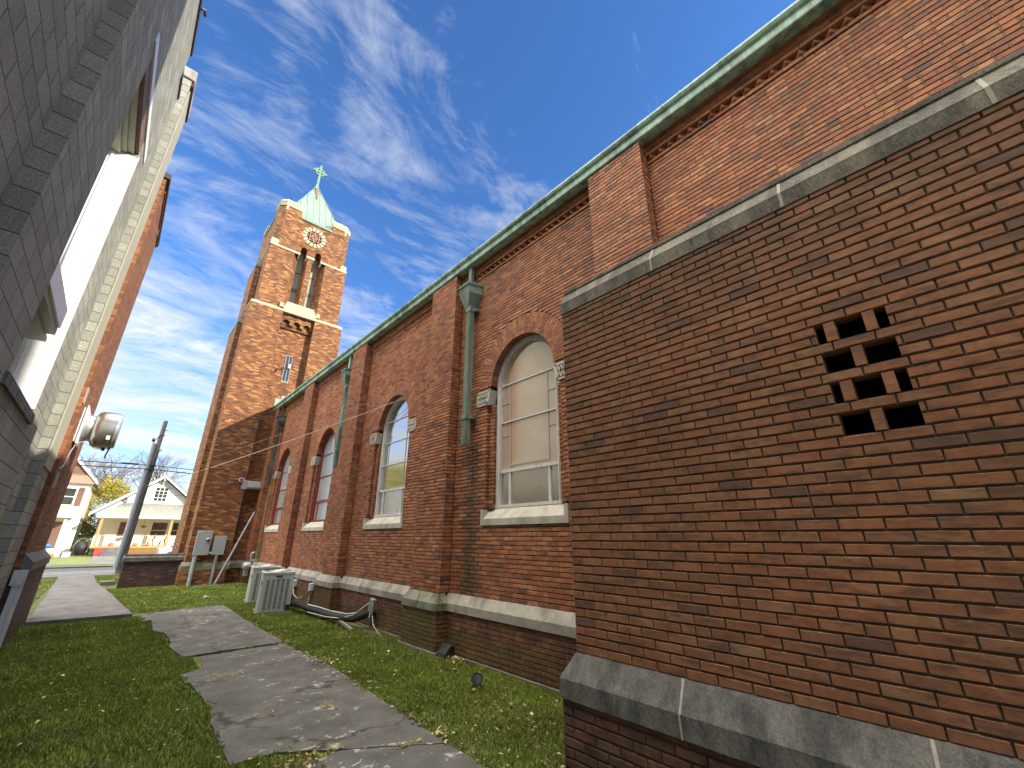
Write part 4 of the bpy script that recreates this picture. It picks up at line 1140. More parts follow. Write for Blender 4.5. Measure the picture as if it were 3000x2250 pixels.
# fallen leaves
X, Y = [], []
def add(x, y): X.append(x); Y.append(y)
for k in range(620): add(rng.uniform(2.9, 4.65), 2.9 + 6.5 * rng.random() ** 1.8)
for k in range(260): add(rng.uniform(2.95, 4.5), rng.uniform(6, 15))
for k in range(190): add(rng.uniform(.8, 4.4), rng.uniform(15.2, 21.5))
for k in range(430): add(rng.uniform(-.9, 1.3), rng.uniform(4, 14.4))
for k in range(420): add(np.interp(k % 20, [0, 20], [2.9, 2.9]) + rng.normal(0, .07), rng.uniform(3, 14))
for k in range(190): add(rng.uniform(1.15, 1.85), 4.25 + .7 * rng.random() * (1 if k % 2 else .5))
for k in range(160): add(4.55 + rng.normal(0, .13), 6.5 + rng.normal(0, .25))
for k in range(120): add(3.0 + rng.normal(0, .10), 7.8 + rng.normal(0, .22))
for k in range(90): add(rng.uniform(4.0, 4.6), rng.uniform(8.5, 13.5))
for k in range(60): add(rng.uniform(1.4, 2.9), rng.uniform(3.2, 14))
X = np.array(X); Y = np.array(Y); n = len(X)
ok = (X < 4.70); X, Y = X[ok], Y[ok]; n = len(X)
Lh = .007 + .026 * rng.random(n) ** 2.2 * (1 + (Y > 14) * .9); Wd = Lh * rng.uniform(.4, .9, n); a = rng.uniform(0, 2 * PI, n)
tz = rng.uniform(-.7, .7, n); Z = GZ(Y) + np.where(in_path(X, Y), .034, .040) + np.abs(tz) * Lh * .5
V = np.empty((n, 4, 3)); ca, sa = np.cos(a), np.sin(a)
for j, (u, v_) in enumerate(((-1, 0), (.1, -1), (1, .1), (.0, 1))):
    V[:, j] = np.stack([X + ca * u * Lh - sa * v_ * Wd, Y + sa * u * Lh + ca * v_ * Wd, Z + tz * u * Lh * .6 + abs(v_) * .2 * Wd], 1)
stuff(fast_mesh('fallen_leaves', V, 4, M['leaf_dead'], rng.random(n) ** .8), 'dry tan and brown leaves scattered over the grass', 'leaves')

# weeds: small leafy tufts along the base of the wall and in the path joints
def tuft_pts(n, cx, cy, sx, sy, hz, sz=.018):
    x = rng.normal(cx, sx, n); y = rng.normal(cy, sy, n); z = GZ(y) + .02 + rng.random(n) * hz
    a = rng.uniform(0, 2 * PI, n); b = rng.uniform(-.8, .8, n); s_ = rng.uniform(.5, 1.2, n) * sz
    V = np.empty((n, 4, 3))
    for j, (u, v_) in enumerate(((-1, 0), (0, -.6), (1, 0), (0, .6))):
        V[:, j] = np.stack([x + s_ * (np.cos(a) * u - np.sin(a) * v_), y + s_ * (np.sin(a) * u + np.cos(a) * v_), z + s_ * b * u], 1)
    return V
for nm, lab, parts in (('weeds', 'low leafy weeds growing along the foot of the church wall', [(260, 4.45, 9.0, .12, .5, .10), (160, 4.3, 10.9, .15, .5, .10), (160, 4.3, 12.2, .12, .4, .08), (160, 4.5, 3.6, .12, .3, .08), (120, 4.35, 8.3, .1, .2, .08), (200, 4.3, 7.2, .15, .3, .06), (700, 3.9, 3.9, .45, .6, .02, .013), (420, 3.3, 4.6, .25, .9, .02, .012), (320, .3, 5.2, .5, .6, .02, .012)]),
                       ('path_weeds', 'small yellow-green weeds sprouting from the joints of the path', [(36, 1.95, 4.6, .07, .03, .03), (40, 2.55, 4.23, .09, .02, .03), (16, 1.8, 5.9, .05, .03, .02), (22, 2.35, 5.75, .04, .04, .03), (30, 2.2, 9.47, .25, .008, .02), (40, 1.5, 7.87, .3, .012, .02)])):
    VV = np.concatenate([tuft_pts(*p) for p in parts])
    VV = VV[(VV[:, 0, 0] < 4.7) & ((nm == 'path_weeds') | ~in_path(VV[:, 0, 0], VV[:, 0, 1]))]
    stuff(fast_mesh(nm, VV, 4, M['leaf_green'] if nm == 'weeds' else M['leaf_yellow'], rng.random(len(VV))), lab, 'weeds')

# ================================================================== THINGS BY THE CHURCH WALL
def rot(o, deg): o.rotation_euler = (0, 0, R_(deg)); return o
def condenser(name, label, loc, deg):
    t = thing(name, label, 'condenser', loc, 'air conditioner condensers by the church wall'); rot(t, deg)
    w, d, h = .74, .86, .99
    b = MB(); b.box(0, w, 0, d, .05, h - .06); b.build('cabinet', M['ac'], t, bevel=.012)
    b = MB(); b.box(-.012, w + .012, -.012, d + .012, h - .06, h); b.build('top_cover', M['ac'], t, bevel=.01)
    b = MB()
    for k in range(6): b.tube([(w / 2 + (.08 + .05 * k) * math.cos(q), d / 2 + (.08 + .05 * k) * math.sin(q), h + .012) for q in np.linspace(0, 2 * PI, 25)], .006, 5)
    b.lathe([(0, .33), (.004, .33)], (w / 2, d / 2, h + .001), (0, 0, 1), 24, 1)
    b.build('fan_guard', [M['galv'], M['rust']], t)
    b = MB()
    for k in range(5):
        x = .10 + k * .117; b.box(x, x + .075, -.004, .01, .10, h - .17)
        for q in range(16): b.box(x, x + .075, -.008, -.003, .12 + q * .046, .131 + q * .046, 1)
    b.build('front_grille', [M['ac_dark'], M['ac']], t)
    b = MB()
    for k in range(3): b.box(-.004, .01, .30 + k * .17, .42 + k * .17, .12, h - .2)
    b.build('side_grille', M['ac'], t)
    b = MB(); b.box(.30, .45, -.018, .0, h - .125, h - .085); b.build('badge', M['flash'], t)
    b = MB(); b.box(-.014, .0, .06, .085, h - .30, h - .20); b.build('handle', M['black'], t)
    b = MB(); b.box(w - .11, w - .0, -.008, .0, .06, .20); b.build('service_cover', M['black'], t)
    b = MB(); b.box(-.05, w + .05, -.05, d + .05, -.05, .05); b.build('pad', M['footing'], t)
    return t
condenser('condenser', 'light grey condenser with its louvred front fully in view', (3.30, 13.22, .0), -10)
condenser('condenser', 'light grey condenser standing behind the first one, mostly hidden', (3.50, 15.25, .03), -8)

# electrical cabinets on the tower
mb_ = thing('meter_box', 'tall grey electric meter cabinet on the tower wall, with a round glass meter', 'meter box', (2.95, Y0, 1.2))
b = MB(); b.box(2.69, 3.195, Y0 - .17, Y0, 1.19, 2.11); lp(b, 'cabinet', M['grey_metal'], mb_, bevel=.012)
b = MB(); b.lathe([(0, .085), (.02, .085), (.022, .07), (.07, .068), (.085, .05)], (3.075, Y0 - .17, 1.76), (0, -1, 0), 20); b.lathe([(0, .045), (.004, .045)], (3.075, Y0 - .256, 1.755), (0, -1, 0), 16, 1); lp(b, 'meter', [M['galv'], M['glass_dark']], mb_, smooth=True)
b = MB(); b.tube([(2.79, Y0 - .1, 1.2), (2.79, Y0 - .1, .75), (2.79, Y0 - .14, .6), (2.79, Y0 - .14, -.02)], .07, 12)
for z in (.9, .72, .5): b.lathe([(0, .08), (.05, .08)], (2.79, Y0 - (.1 if z > .7 else .14), z), (0, 0, 1), 12)
lp(b, 'conduit', M['grey_metal'], mb_, smooth=True)
b = MB(); b.box(2.71, 2.82, Y0 - .1725, Y0 - .17, 2.05, 2.085); lp(b, 'label_plate', M['plastic_white'], mb_)
bb = thing('breaker_box', 'smaller plain grey electric box next to the meter cabinet on the tower', 'breaker box', (3.5, Y0, 1.2))
b = MB(); b.box(3.296, 3.72, Y0 - .15, Y0, 1.19, 1.92); lp(b, 'cabinet', M['grey_metal'], bb, bevel=.012)
b = MB(); b.tube([(3.50, Y0 - .09, 1.2), (3.50, Y0 - .09, .75), (3.50, Y0 - .14, .62), (3.50, Y0 - .14, 0)], .06, 12)
for z in (.88, .7): b.lathe([(0, .07), (.05, .07)], (3.5, Y0 - .1, z), (0, 0, 1), 12)
lp(b, 'conduit', M['galv'], bb, smooth=True)
b = MB(); b.tube([(3.18, Y0 - .08, 1.27), (3.30, Y0 - .08, 1.27)], .035, 10); lp(b, 'nipple', M['plastic_white'], bb)
# leaning pole
b = MB(); b.tube([(3.58, 21.15, .08), (4.06, 21.25, 1.55)], .045, 10); b.tube([(4.05, 21.25, 1.53), (4.50, 21.36, 2.88)], .039, 10); b.lathe([(-.03, .052), (.03, .052)], (4.06, 21.25, 1.55), (.45, .1, 1.4), 10)
tag(b.build('leaning_pole', M['galv'], None, smooth=True), 'long grey metal pole leaning against the foot of the tower', 'pole')
# floodlight, camera and conduit
fl2 = thing('floodlight', 'flat grey floodlight housing fixed in the corner of tower and nave', 'floodlight', (4.2, 21.9, 4))
b = MB(); b.extrude([(21.93, 3.84), (21.60, 3.86), (21.56, 3.93), (21.66, 4.20), (21.93, 4.21)], lambda p, q, t: (t, p, q), 4.05, 4.58); lp(b, 'housing', M['galv'], fl2, bevel=.01)
b = MB(); b.box(3.83, 4.05, 21.55, 21.60, 3.83, 4.20); lp(b, 'mounting_plate', M['grey_metal'], fl2, bevel=.006)
b = MB(); b.tube([(3.965, 21.575, 3.84), (3.965, 21.585, 3.0), (3.97, 21.585, 1.5), (3.98, 21.58, .7)], .014, 8); lp(b, 'conduit', M['rust'], fl2)
sc = thing('security_camera', 'small round white security camera beside the floodlight', 'camera', (3.77, 21.55, 4.2))
b = MB(); b.lathe([(0, .05), (.05, .085), (.09, .095), (.12, .09)], (3.77, 21.60, 4.2), (0, -1, 0), 20); lp(b, 'body', M['plastic_white'], sc, smooth=True)
b = MB(); b.lathe([(0, .062), (.01, .06)], (3.77, 21.48, 4.2), (0, -1, 0), 16); lp(b, 'lens', M['flash'], sc)
# gas meter behind the condensers
gm = thing('gas_meter', 'grey gas meter with a bent pipe behind the two condensers', 'gas meter', (4.5, 20.5, .1))
b = MB(); b.tube([(4.53, 20.5, .95), (4.53, 20.5, 1.24), (4.56, 20.5, 1.28), (4.68, 20.5, 1.28), (4.71, 20.5, 1.24), (4.71, 20.5, .98)], .035, 10); b.tube([(4.5, 20.5, .98), (4.78, 20.5, .98)], .055, 10); lp(b, 'pipe', M['galv'], gm, smooth=True)
b = MB(); b.lathe([(0, .12), (.06, .16), (.16, .16), (.22, .10)], (4.40, 20.42, .70), (.2, -.3, 1), 16); b.box(4.36, 4.50, 20.4, 20.5, .44, .70); lp(b, 'regulator', M['grey_metal'], gm, smooth=True)
b = MB(); b.tube([(4.60, 20.5, .95), (4.60, 20.5, .05)], .03, 8); lp(b, 'riser', M['black'], gm)
# disconnects and wiring behind the near condenser
for i, (y, lab) in enumerate(((15.05, 'small white switch box on the church base beside the condenser'), (13.57, 'small white switch box on the church base next to the mossy pier'))):
    t = thing('switch_box', lab, 'switch box', (4.69, y, .5), 'switch boxes on the church base')
    b = MB(); b.box(-.07, .03, -.075, .075, -.06, .13); b.build('cover', M['plastic_white'], t, bevel=.01)
    b = MB(); b.tube([(-.03, 0, -.05), (-.03, .02, -.2), (-.06, .02 - .05 * i, -.33), (-.14, -.1 + .1 * i, -.40)], .016, 6); b.build('whip', M['wire_grey'], t)
b = MB(); b.tube([(4.62, 15.0, .42), (4.58, 14.7, .25), (4.56, 14.3, .19), (4.58, 13.9, .26), (4.62, 13.62, .42)], .014, 6)
tag(b.build('loop_cable', M['wire_grey'], None), 'grey cable looping between the two white switch boxes', 'cable')
b = MB(); b.tube([(4.02, 13.6, .22), (4.10, 13.1, .22), (4.2, 12.6, .20), (4.24, 12.2, .17), (4.28, 11.6, .17), (4.32, 11.0, .15), (4.38, 10.4, .16), (4.48, 10.0, .18), (4.56, 9.75, .27), (4.62, 9.6, .33), (4.74, 9.55, .34)], .075, 10)
for k in range(5): b.tube([(4.02 + .02 * k, 13.5 - k * .1, .2 + .04 * (k % 2)), (4.16, 12.8, .27 - .04 * (k % 3)), (4.27, 12.2 - .1 * k, .16 + .09 * (k % 2)), (4.36, 11.4, .22)], .028, 8)
tag(b.build('refrigerant_line', M['black'], None, smooth=True), 'thick black insulated pipe running along the ground from the condenser into the wall', 'pipe')
b = MB(); b.tube([(4.20, 12.3, .26), (4.26, 11.6, .26), (4.32, 11.0, .24), (4.40, 10.3, .25), (4.47, 9.95, .30), (4.52, 9.7, .45), (4.60, 9.55, .55)], .012, 6); b.tube([(4.1, 11.9, .14), (4.22, 11.0, .13), (4.32, 10.4, .16), (4.42, 10.0, .26), (4.54, 9.65, .48)], .009, 6)
tag(b.build('white_cable', M['wire_white'], None), 'thin white cables lying on the black insulated pipe', 'cable')
b = MB(); b.box(-.025, .025, -.55, .55, -.03, .03)
pk = tag(b.build('plank', M['wood_grey'], None, bevel=.004), 'short weathered timber lying under the black pipe', 'plank'); pk.location = (4.30, 10.1, .075); pk.rotation_euler = (R_(3), 0, R_(-6))
cb = thing('cable_box', 'small grey cable box hanging crooked from the church base on looped wires', 'cable box', (4.62, 9.52, .48)); cb.rotation_euler = (R_(12), 0, 0)
b = MB(); b.box(-.05, .05, -.075, .075, -.13, .13); b.build('cover', M['galv'], cb, bevel=.012)
b = MB(); b.tube([(-.03, 0, -.12), (-.05, -.05, -.22), (-.05, -.12, -.1), (-.04, -.1, .05), (-.02, -.03, .14)], .007, 6); b.tube([(0, -.04, -.13), (-.05, -.3, -.28), (-.05, -.75, -.37), (-.05, -1.2, -.25), (-.03, -1.43, -.18)], .006, 6); b.build('wires', M['wire_white'], cb)
# garden spotlight in the grass
gs = thing('spotlight', 'small black round garden spotlight lying in the grass by the church wall', 'spotlight', (4.07, 5.12, .06)); gs.rotation_euler = (0, 0, 0)
ax = Vector((-.55, -.62, .35))
b = MB(); b.lathe([(-.10, .03), (-.08, .05), (0, .068), (.03, .078), (.045, .078), (.045, .064), (.03, .060)], (0, 0, .04), ax, 20); b.build('housing', M['black'], gs, smooth=True)
b = MB(); b.lathe([(0, .06), (.004, .058), (.006, .02)], Vector((0, 0, .04)) + ax.normalized() * .032, ax, 18); b.build('lens', M['glass_dark'], gs)
b = MB(); b.tube([(.02, .03, .02), (.05, .06, -.08)], .012, 6); b.build('spike', M['black'], gs)
# black block added for the shade in the pier corner
b = MB(); b.extrude([(4.50, 0), (4.72, 0), (4.72, .20), (4.62, .19), (4.52, .07)], lambda p, q, t: (p, t, q), 6.55, 6.80)
tag(b.build('corner_shade', M['black'], None, bevel=.03), 'black block standing in for the dark shaded corner at the foot of the mossy pier', 'drain')
# litter
b = MB(); b.box(-.08, .08, -.05, .05, 0, .05)
q = tag(b.build('crushed_carton', M['plastic_white'], None, bevel=.015), 'small crumpled white carton lying on the grass near the condensers', 'litter'); q.location = (2.75, 17.0, .10); q.rotation_euler = (.2, .3, .6)
b = MB(); b.mesh([(-.28, -.06, 0), (.26, -.09, 0), (.3, .05, 0), (-.24, .08, 0), (-.25, -.03, .05), (.2, -.05, .06), (.24, .03, .055), (-.2, .05, .045)], [(0, 1, 5, 4), (1, 2, 6, 5), (2, 3, 7, 6), (3, 0, 4, 7), (4, 5, 6, 7)])
q = tag(b.build('flat_stone', M['stone_dark'], None, bevel=.01), 'flat grey stone lying in the grass beside the path', 'stone'); q.location = (.58, 4.75, .0); q.scale = (.45, .6, .7)

# low brick wall beside the tower
lw = thing('low_wall', 'low dark brick wall with a stone cap running out from the tower', 'wall', (1.6, 22.2, .1))
b = MB(); b.box(.74, 2.52, 22.12, 22.46, 0, 1.0); lp(b, 'brickwork', M['brick_dark'], lw)
b = MB(); b.extrude([(22.05, 1.0), (22.05, 1.13), (22.11, 1.20), (22.47, 1.20), (22.53, 1.13), (22.53, 1.0)], lambda p, q, t: (t, p, q), .68, 2.6); b.tube([(.72, 22.12, 1.225), (2.6, 22.12, 1.225)], .03, 8); lp(b, 'cap', M['stone_dark'], lw)
b = MB()
for x, z in ((1.0, .78), (1.28, .52), (1.75, .42), (2.0, .86), (1.5, .30), (2.2, .6), (.95, .4)): b.box(x, x + random.uniform(.05, .22), 22.116, 22.121, z, z + .012)
lp(b, 'mortar_patches', M['joint'], lw)
b = MB(); b.box(.28, .68, 23.6, 24.1, .0, .25)
tag(b.build('stone_block', M['footing'], None, bevel=.015), 'small square concrete block beside the walkway in front of the low wall', 'block')

# ================================================================== STREET
up = thing('utility_pole', 'leaning grey wooden utility pole standing beyond the low brick wall', 'utility pole', (.9, 30.5, 0))
b = MB(); b.tube([(.90, 30.5, 0), (1.0, 30.5, 8.1)], .14, 14, r2=.105); lp(b, 'shaft', M['wood_grey'], up, smooth=True)
b = MB(); b.tube([(.74, 30.36, .4), (.80, 30.38, 6.75)], .10, 10); lp(b, 'cable_guard', M['grey_metal'], up, smooth=True)
b = MB(); b.tube([(1.03, 30.34, .3), (1.08, 30.36, 6.3), (1.14, 30.36, 6.5), (1.2, 30.36, 6.35)], .022, 6); b.tube([(.93, 30.33, .3), (1.02, 30.37, 6.)], .016, 6); lp(b, 'riser_cable', M['wire_black'], up)
b = MB()
for z, l in ((7.55, .2), (7.25, .18)):
    b.tube([(1.0, 30.4, z), (1.0 + l, 30.4, z + .02)], .018, 6); lp(b, 'step_bolt', M['flash'], up); b = MB()
b.tube([(.98, 30.4, 7.3), (.78, 30.4, 6.95), (.74, 30.4, 6.75)], .02, 6); b.lathe([(0, .05), (.1, .06), (.2, .03)], (.70, 30.38, 6.85), (0, 0, 1), 8)
lp(b, 'bracket', M['flash'], up)
for z in (5.5, 5.3):
    b = MB(); b.box(.9, 1.13, 30.28, 30.40, z, z + .07); lp(b, 'clamp', M['flash'], up)
b = MB(); b.lathe([(0, .03), (.03, .03)], (1.0, 30.5, 8.1), (0, 0, 1), 8); lp(b, 'pole_cap', M['flash'], up)
def wire(name, pts, r, mat, label, sag=0., n=14):
    b = MB(); out = []
    for (p, q) in zip(pts[:-1], pts[1:]):
        p, q = Vector(p), Vector(q)
        for j in range(n):
            t = j / n; v = p + (q - p) * t; v.z -= sag * 4 * t * (1 - t); out.append(v)
    out.append(Vector(pts[-1])); b.tube(out, r, 5)
    return tag(b.build(name, mat, None), label, 'wire', 'wires on the utility pole')
wire('power_line', [(-34, 30.3, 4.9), (.95, 30.32, 5.56), (36, 30.3, 5.0)], .022, M['wire_black'], 'thick black line along the street carrying a splice sleeve', .12)
wire('power_line', [(-34, 30.25, 4.5), (.95, 30.28, 5.34), (36, 30.25, 4.6)], .026, M['wire_black'], 'thick black line along the street just below the one with the splice', .12)
b = MB(); b.lathe([(-.42, .01), (-.3, .05), (.3, .05), (.42, .01)], (.05, 30.32, 5.548), (1, 0, .02), 10)
tag(b.build('splice_case', M['wire_black'], None), 'black splice sleeve on the upper thick line near the pole', 'splice')
wire('phone_line', [(-34, 30.4, 4.7), (.92, 30.42, 4.78), (36, 30.4, 4.9)], .009, M['wire_black'], 'thin line along the street in front of the yellow tree', .05)
wire('phone_line', [(-34, 30.4, 4.0), (.92, 30.42, 4.06), (36, 30.4, 4.0)], .009, M['wire_black'], 'lowest thin line along the street, crossing the white gable', .05)
wire('service_drop', [(1.0, 30.4, 4.95), (4.79, 8.85, 5.42)], .008, M['wire_grey'], 'upper grey wire running from the pole past the tower to the church wall', .12, 24)
wire('service_drop', [(1.0, 30.4, 4.45), (4.79, 9.3, 5.20)], .011, M['wire_white'], 'lower white wire running from the pole past the tower to the church wall', .16, 24)
wire('service_drop', [(1.0, 30.4, 5.4), (5.6, 54, 5.2)], .01, M['wire_black'], 'thin dark wire running from the pole across the street to the bungalow', .2)

# bungalow across the street
bg = thing('bungalow', 'white gabled bungalow with a timber porch across the street', 'house', (3.2, 54, .4))
def hp(mb, name, mat, p=bg, **k): return par(mb, name, mat, p, **k)
YF = 54.0; gx, zx = 3.05, 7.55
b = MB(); b.box(-.75, 6.9, YF + 1.6, YF + 9, .3, 3.9); hp(b, 'wall', M['siding_yellow'])
b = MB(); b.mesh([(-1.2, YF + .9, 3.85), (7.3, YF + .9, 3.85), (gx, YF + .9, 7.3), (-1.2, YF + 1.3, 3.85), (7.3, YF + 1.3, 3.85), (gx, YF + 1.3, 7.3)], [(0, 1, 2), (5, 4, 3), (0, 2, 5, 3), (2, 1, 4, 5), (1, 0, 3, 4)]); go_ = hp(b, 'gable', M['siding_white'])
b = MB()
for s_ in (-1, 1):
    e = 4.6; p = [(gx, zx + .12), (gx + s_ * e, zx + .12 - e * .815), (gx + s_ * e, zx - .15 - e * .815), (gx, zx - .15)]
    b.extrude(p, lambda x, z, t: (x, t, z), YF + .25, YF + .40)
hp(b, 'bargeboard', M['siding_white'])
b = MB()
for s_ in (-1, 1):
    e = 4.65; b.extrude([(gx, zx + .20), (gx + s_ * e, zx + .20 - e * .815), (gx + s_ * e, zx + .10 - e * .815), (gx, zx + .10)], lambda x, z, t: (x, t, z), YF + .22, YF + 9.3)
hp(b, 'roof', M['shingle'])
b = MB()
for x, z in ((gx, zx - .3), (gx - 2.3, zx - 2.15), (gx + 2.3, zx - 2.15), (gx + 3.3, zx - 2.95)):
    b = MB(); b.box(x - .06, x + .06, YF + .35, YF + .9, z - .1, z); b.box(x - .06, x + .06, YF + .80, YF + .9, z - .6, z); b.extrude([(YF + .38, z - .1), (YF + .9, z - .6), (YF + .9, z - .48), (YF + .5, z - .1)], lambda p, q, t: (t, p, q), x - .05, x + .05)
    hp(b, 'bracket', M['siding_white'])
b = MB(); b.box(2.55, 3.65, YF + .86, YF + .90, 5.15, 6.55); wo_ = hp(b, 'window', M['siding_white'])
b = MB()
for i in range(3):
    for j in range(4): b.box(2.63 + i * .325, 2.90 + i * .325, YF + .85, YF + .86, 5.22 + j * .325, 5.49 + j * .325)
b.build('pane', M['glass_house'], wo_)
b = MB(); b.mesh([(-1.0, YF - 1.0, 3.72), (7.4, YF - 1.0, 3.72), (5.8, YF + .9, 4.95), (.6, YF + .9, 4.95), (-.9, YF + .9, 3.8), (7.3, YF + .9, 3.8)], [(0, 1, 2, 3), (0, 3, 4), (1, 5, 2)]); hp(b, 'porch_roof', M['shingle'])
b = MB(); b.box(-1.0, 7.4, YF - 1.02, YF - .92, 3.50, 3.73); b.box(-1.0, -.85, YF - 1, YF + 1.6, 3.5, 3.72); hp(b, 'porch_fascia', M['siding_white'])
b = MB(); b.box(-.9, 7.3, YF - .95, YF + 1.6, 3.46, 3.49); hp(b, 'porch_ceiling', M['siding_white'])
b = MB(); b.box(-.8, 7.2, YF - .9, YF + 1.6, .95, 1.10); hp(b, 'porch_deck', M['wood_new'])
for x in (-.55, 1.35, 4.40, 7.0):
    b = MB(); b.box(x - .085, x + .085, YF - .85, YF - .68, 1.1, 3.5); hp(b, 'porch_post', M['wood_new'])
b = MB()
for x0, x1 in ((1.45, 4.3), (4.5, 6.9)):
    b.box(x0, x1, YF - .82, YF - .74, 1.95, 2.03); b.box(x0, x1, YF - .81, YF - .75, 1.2, 1.26)
    x = x0 + .1
    while x < x1: b.box(x, x + .04, YF - .80, YF - .76, 1.26, 1.95); x += .15
b.box(-.5, .4, YF - .82, YF - .76, 1.95, 2.02)
x = -.45
while x < .3: b.box(x, x + .035, YF - .80, YF - .77, 1.1, 1.95); x += .15
hp(b, 'railing', M['wood_new'])
b = MB()
for k in range(52):
    x = 1.4 + k * .11; b.extrude([(x, .45), (x + .03, .45), (x + .45, .92), (x + .42, .92)], lambda p, q, t: (p, t, q), YF - .86, YF - .845); b.extrude([(x + .42, .45), (x + .45, .45), (x + .03, .92), (x, .92)], lambda p, q, t: (p, t, q), YF - .845, YF - .83)
b.box(1.35, 7.1, YF - .87, YF - .82, .92, 1.02); hp(b, 'lattice', M['wood_new'])
b = MB(); b.box(.75, 1.65, YF + 1.55, YF + 1.6, 1.1, 3.2); hp(b, 'door', M['brown_trim'])
for x in (3.15, 4.75):
    b = MB(); b.box(x - .08, x + 1.25, YF + 1.54, YF + 1.6, 1.75, 3.3); w_ = hp(b, 'window', M['siding_white'])
    b = MB(); b.box(x, x + 1.17, YF + 1.53, YF + 1.54, 2.52, 3.22); b.box(x, x + 1.17, YF + 1.53, YF + 1.54, 1.82, 2.47); b.build('pane', M['glass_house'], w_)
b = MB()
for k in range(5): b.box(.0, 1.25, YF - 1.0 - .28 * (k + 1), YF - 1.0 - .28 * k, .2, 1.0 - .17 * k)
hp(b, 'steps', M['walk'])
b = MB(); b.box(-.8, 7.1, YF + 1.5, YF + 1.596, 1.1, 1.95); hp(b, 'wainscot', M['siding_white'])
# porch chairs
for k in range(2):
    t = thing('porch_chair', ('dark porch chair on the bungalow deck, the one nearer the door', 'dark porch chair on the bungalow deck, the one nearer the post')[k], 'chair', (3.0 + k * .9, YF - .3, 1.1), 'dark chairs on the bungalow porch')
    b = MB()
    for y in (-.2, .2):
        b.tube([(0, y, .02), (.1, y, .5), (.35, y, .52), (.5, y + .05, 1.1)], .035, 6); b.tube([(.35, y, .52), (.45, y, .02)], .035, 6)
    b.build('frame', M['flash'], t)
    b = MB(); b.box(.05, .4, -.2, .2, .50, .55); b.build('seat', M['flash'], t)
    b = MB(); b.box(.42, .5, -.16, .2, .62, 1.1); b.build('backrest', M['flash'], t)
t = thing('hanging_plant', 'hanging basket plant under the bungalow porch roof', 'plant', (2.4, YF - .6, 2.9))
b = MB(); b.lathe([(0, .05), (.1, .16), (.2, .2)], (0, 0, -.2), (0, 0, 1), 10); b.build('basket', M['brown_trim'], t)
b = MB(); b.tube([(0, 0, 0), (0, 0, .62)], .012, 5); b.build('cord', M['wire_black'], t)
V = tuft_pts(120, 2.4, YF - .6, .12, .12, .2, .07); V[:, :, 2] += 2.78 - V[:, :, 2].mean(); 
o_ = fast_mesh('foliage', V - np.array([2.4, YF - .6, 2.9]), 4, M['leaf_green'], rng.random(120)); o_.parent = t
for x, s_, lab in ((.55, .2, 'round orange pumpkin on the bungalow porch above the steps'), (2.15, .17, 'round orange pumpkin on the bungalow porch behind the railing')):
    t = thing('pumpkin', lab, 'pumpkin', (x, YF - .3, 1.11), 'pumpkins across the street')
    b = MB(); b.lathe([(0, .1), (.05, .85), (.4, 1), (.9, .95), (1.3, .6), (1.4, .1)], (0, 0, 0), (0, 0, 1), 14); b.v = [(x_ * s_, y_ * s_, z_ * s_) for x_, y_, z_ in b.v]; b.build('flesh', M['orange'], t, smooth=True)
    b = MB(); b.tube([(0, 0, 1.4 * s_), (.02, 0, 1.75 * s_)], .02, 5); b.build('stem', M['wood_grey'], t)

# two-storey house on the left
vh = thing('frame_house', 'two-storey cream clapboard house with brown trim beside the yellow tree', 'house', (-4.5, 55, .4))
def vp(mb, name, mat, **k): return par(mb, name, mat, vh, **k)
YV = 55.0
b = MB(); b.box(-8.5, -2.1, YV, YV + 10, .3, 6.45); hw_ = vp(b, 'wall', M['siding_pale'])
b = MB()
for k in range(40): b.box(-2.112, -2.09, YV + .1, YV + 9.9, .4 + k * .15, .415 + k * .15)
vp(b, 'clapboards', M['siding_white'])
b = MB(); b.extrude([(-8.9, 6.4), (-1.75, 6.4), (-1.75, 6.55), (-2.4, 7.15), (-8.9, 7.15)], lambda p, q, t: (p, t, q), YV - .5, YV - .1); vp(b, 'front_roof', M['shingle_red'])
b = MB(); b.mesh([(-8.9, YV - .4, 7.0), (-1.7, YV - .4, 6.5), (-5.2, YV - .4, 10.2), (-8.9, YV + 10, 7.0), (-1.7, YV + 10, 6.5), (-5.2, YV + 10, 10.2)], [(0, 1, 2), (0, 2, 5, 3), (1, 4, 5, 2)]); vp(b, 'roof', M['brown_trim'])
b = MB(); b.extrude([(-1.65, 6.35), (-1.65, 6.6), (-5.2, 10.45), (-5.2, 10.2)], lambda p, q, t: (p, t, q), YV - .62, YV - .5); vp(b, 'bargeboard', M['siding_white'])
b = MB(); b.box(-8.6, -2.0, YV - .06, YV, 6.1, 6.4); b.box(-2.25, -2.02, YV - .05, YV, .3, 6.4); vp(b, 'corner_board', M['siding_white'])
for x in (-3.75, -5.8):
    b = MB(); b.box(x - .1, x + .95, YV - .06, YV, 4.45, 6.05); w_ = vp(b, 'window', M['siding_white'])
    b = MB(); b.box(x, x + .85, YV - .07, YV - .06, 5.28, 5.95); b.box(x, x + .85, YV - .07, YV - .06, 4.55, 5.2); b.build('pane', M['glass_house'], w_)
    for s_ in (-.5, 1.0):
        b = MB(); b.box(x + s_ - .0, x + s_ + .40, YV - .05, YV - .004, 4.45, 6.05); vp(b, 'shutter', M['brown_trim'])
b = MB(); b.extrude([(YV - 2.0, 3.35), (YV - 2.0, 3.6), (YV, 4.1), (YV, 3.35)], lambda p, q, t: (t, p, q), -8.6, -2.5); vp(b, 'porch_roof', M['siding_white'])
b = MB(); b.box(-8.6, -2.5, YV - 2.03, YV - 1.98, 3.28, 3.42); vp(b, 'porch_trim', M['brown_trim'])
for x in (-2.8, -4.2, -6):
    b = MB(); b.box(x - .1, x + .1, YV - 1.95, YV - 1.75, .9, 3.3); vp(b, 'porch_post', M['siding_white'])
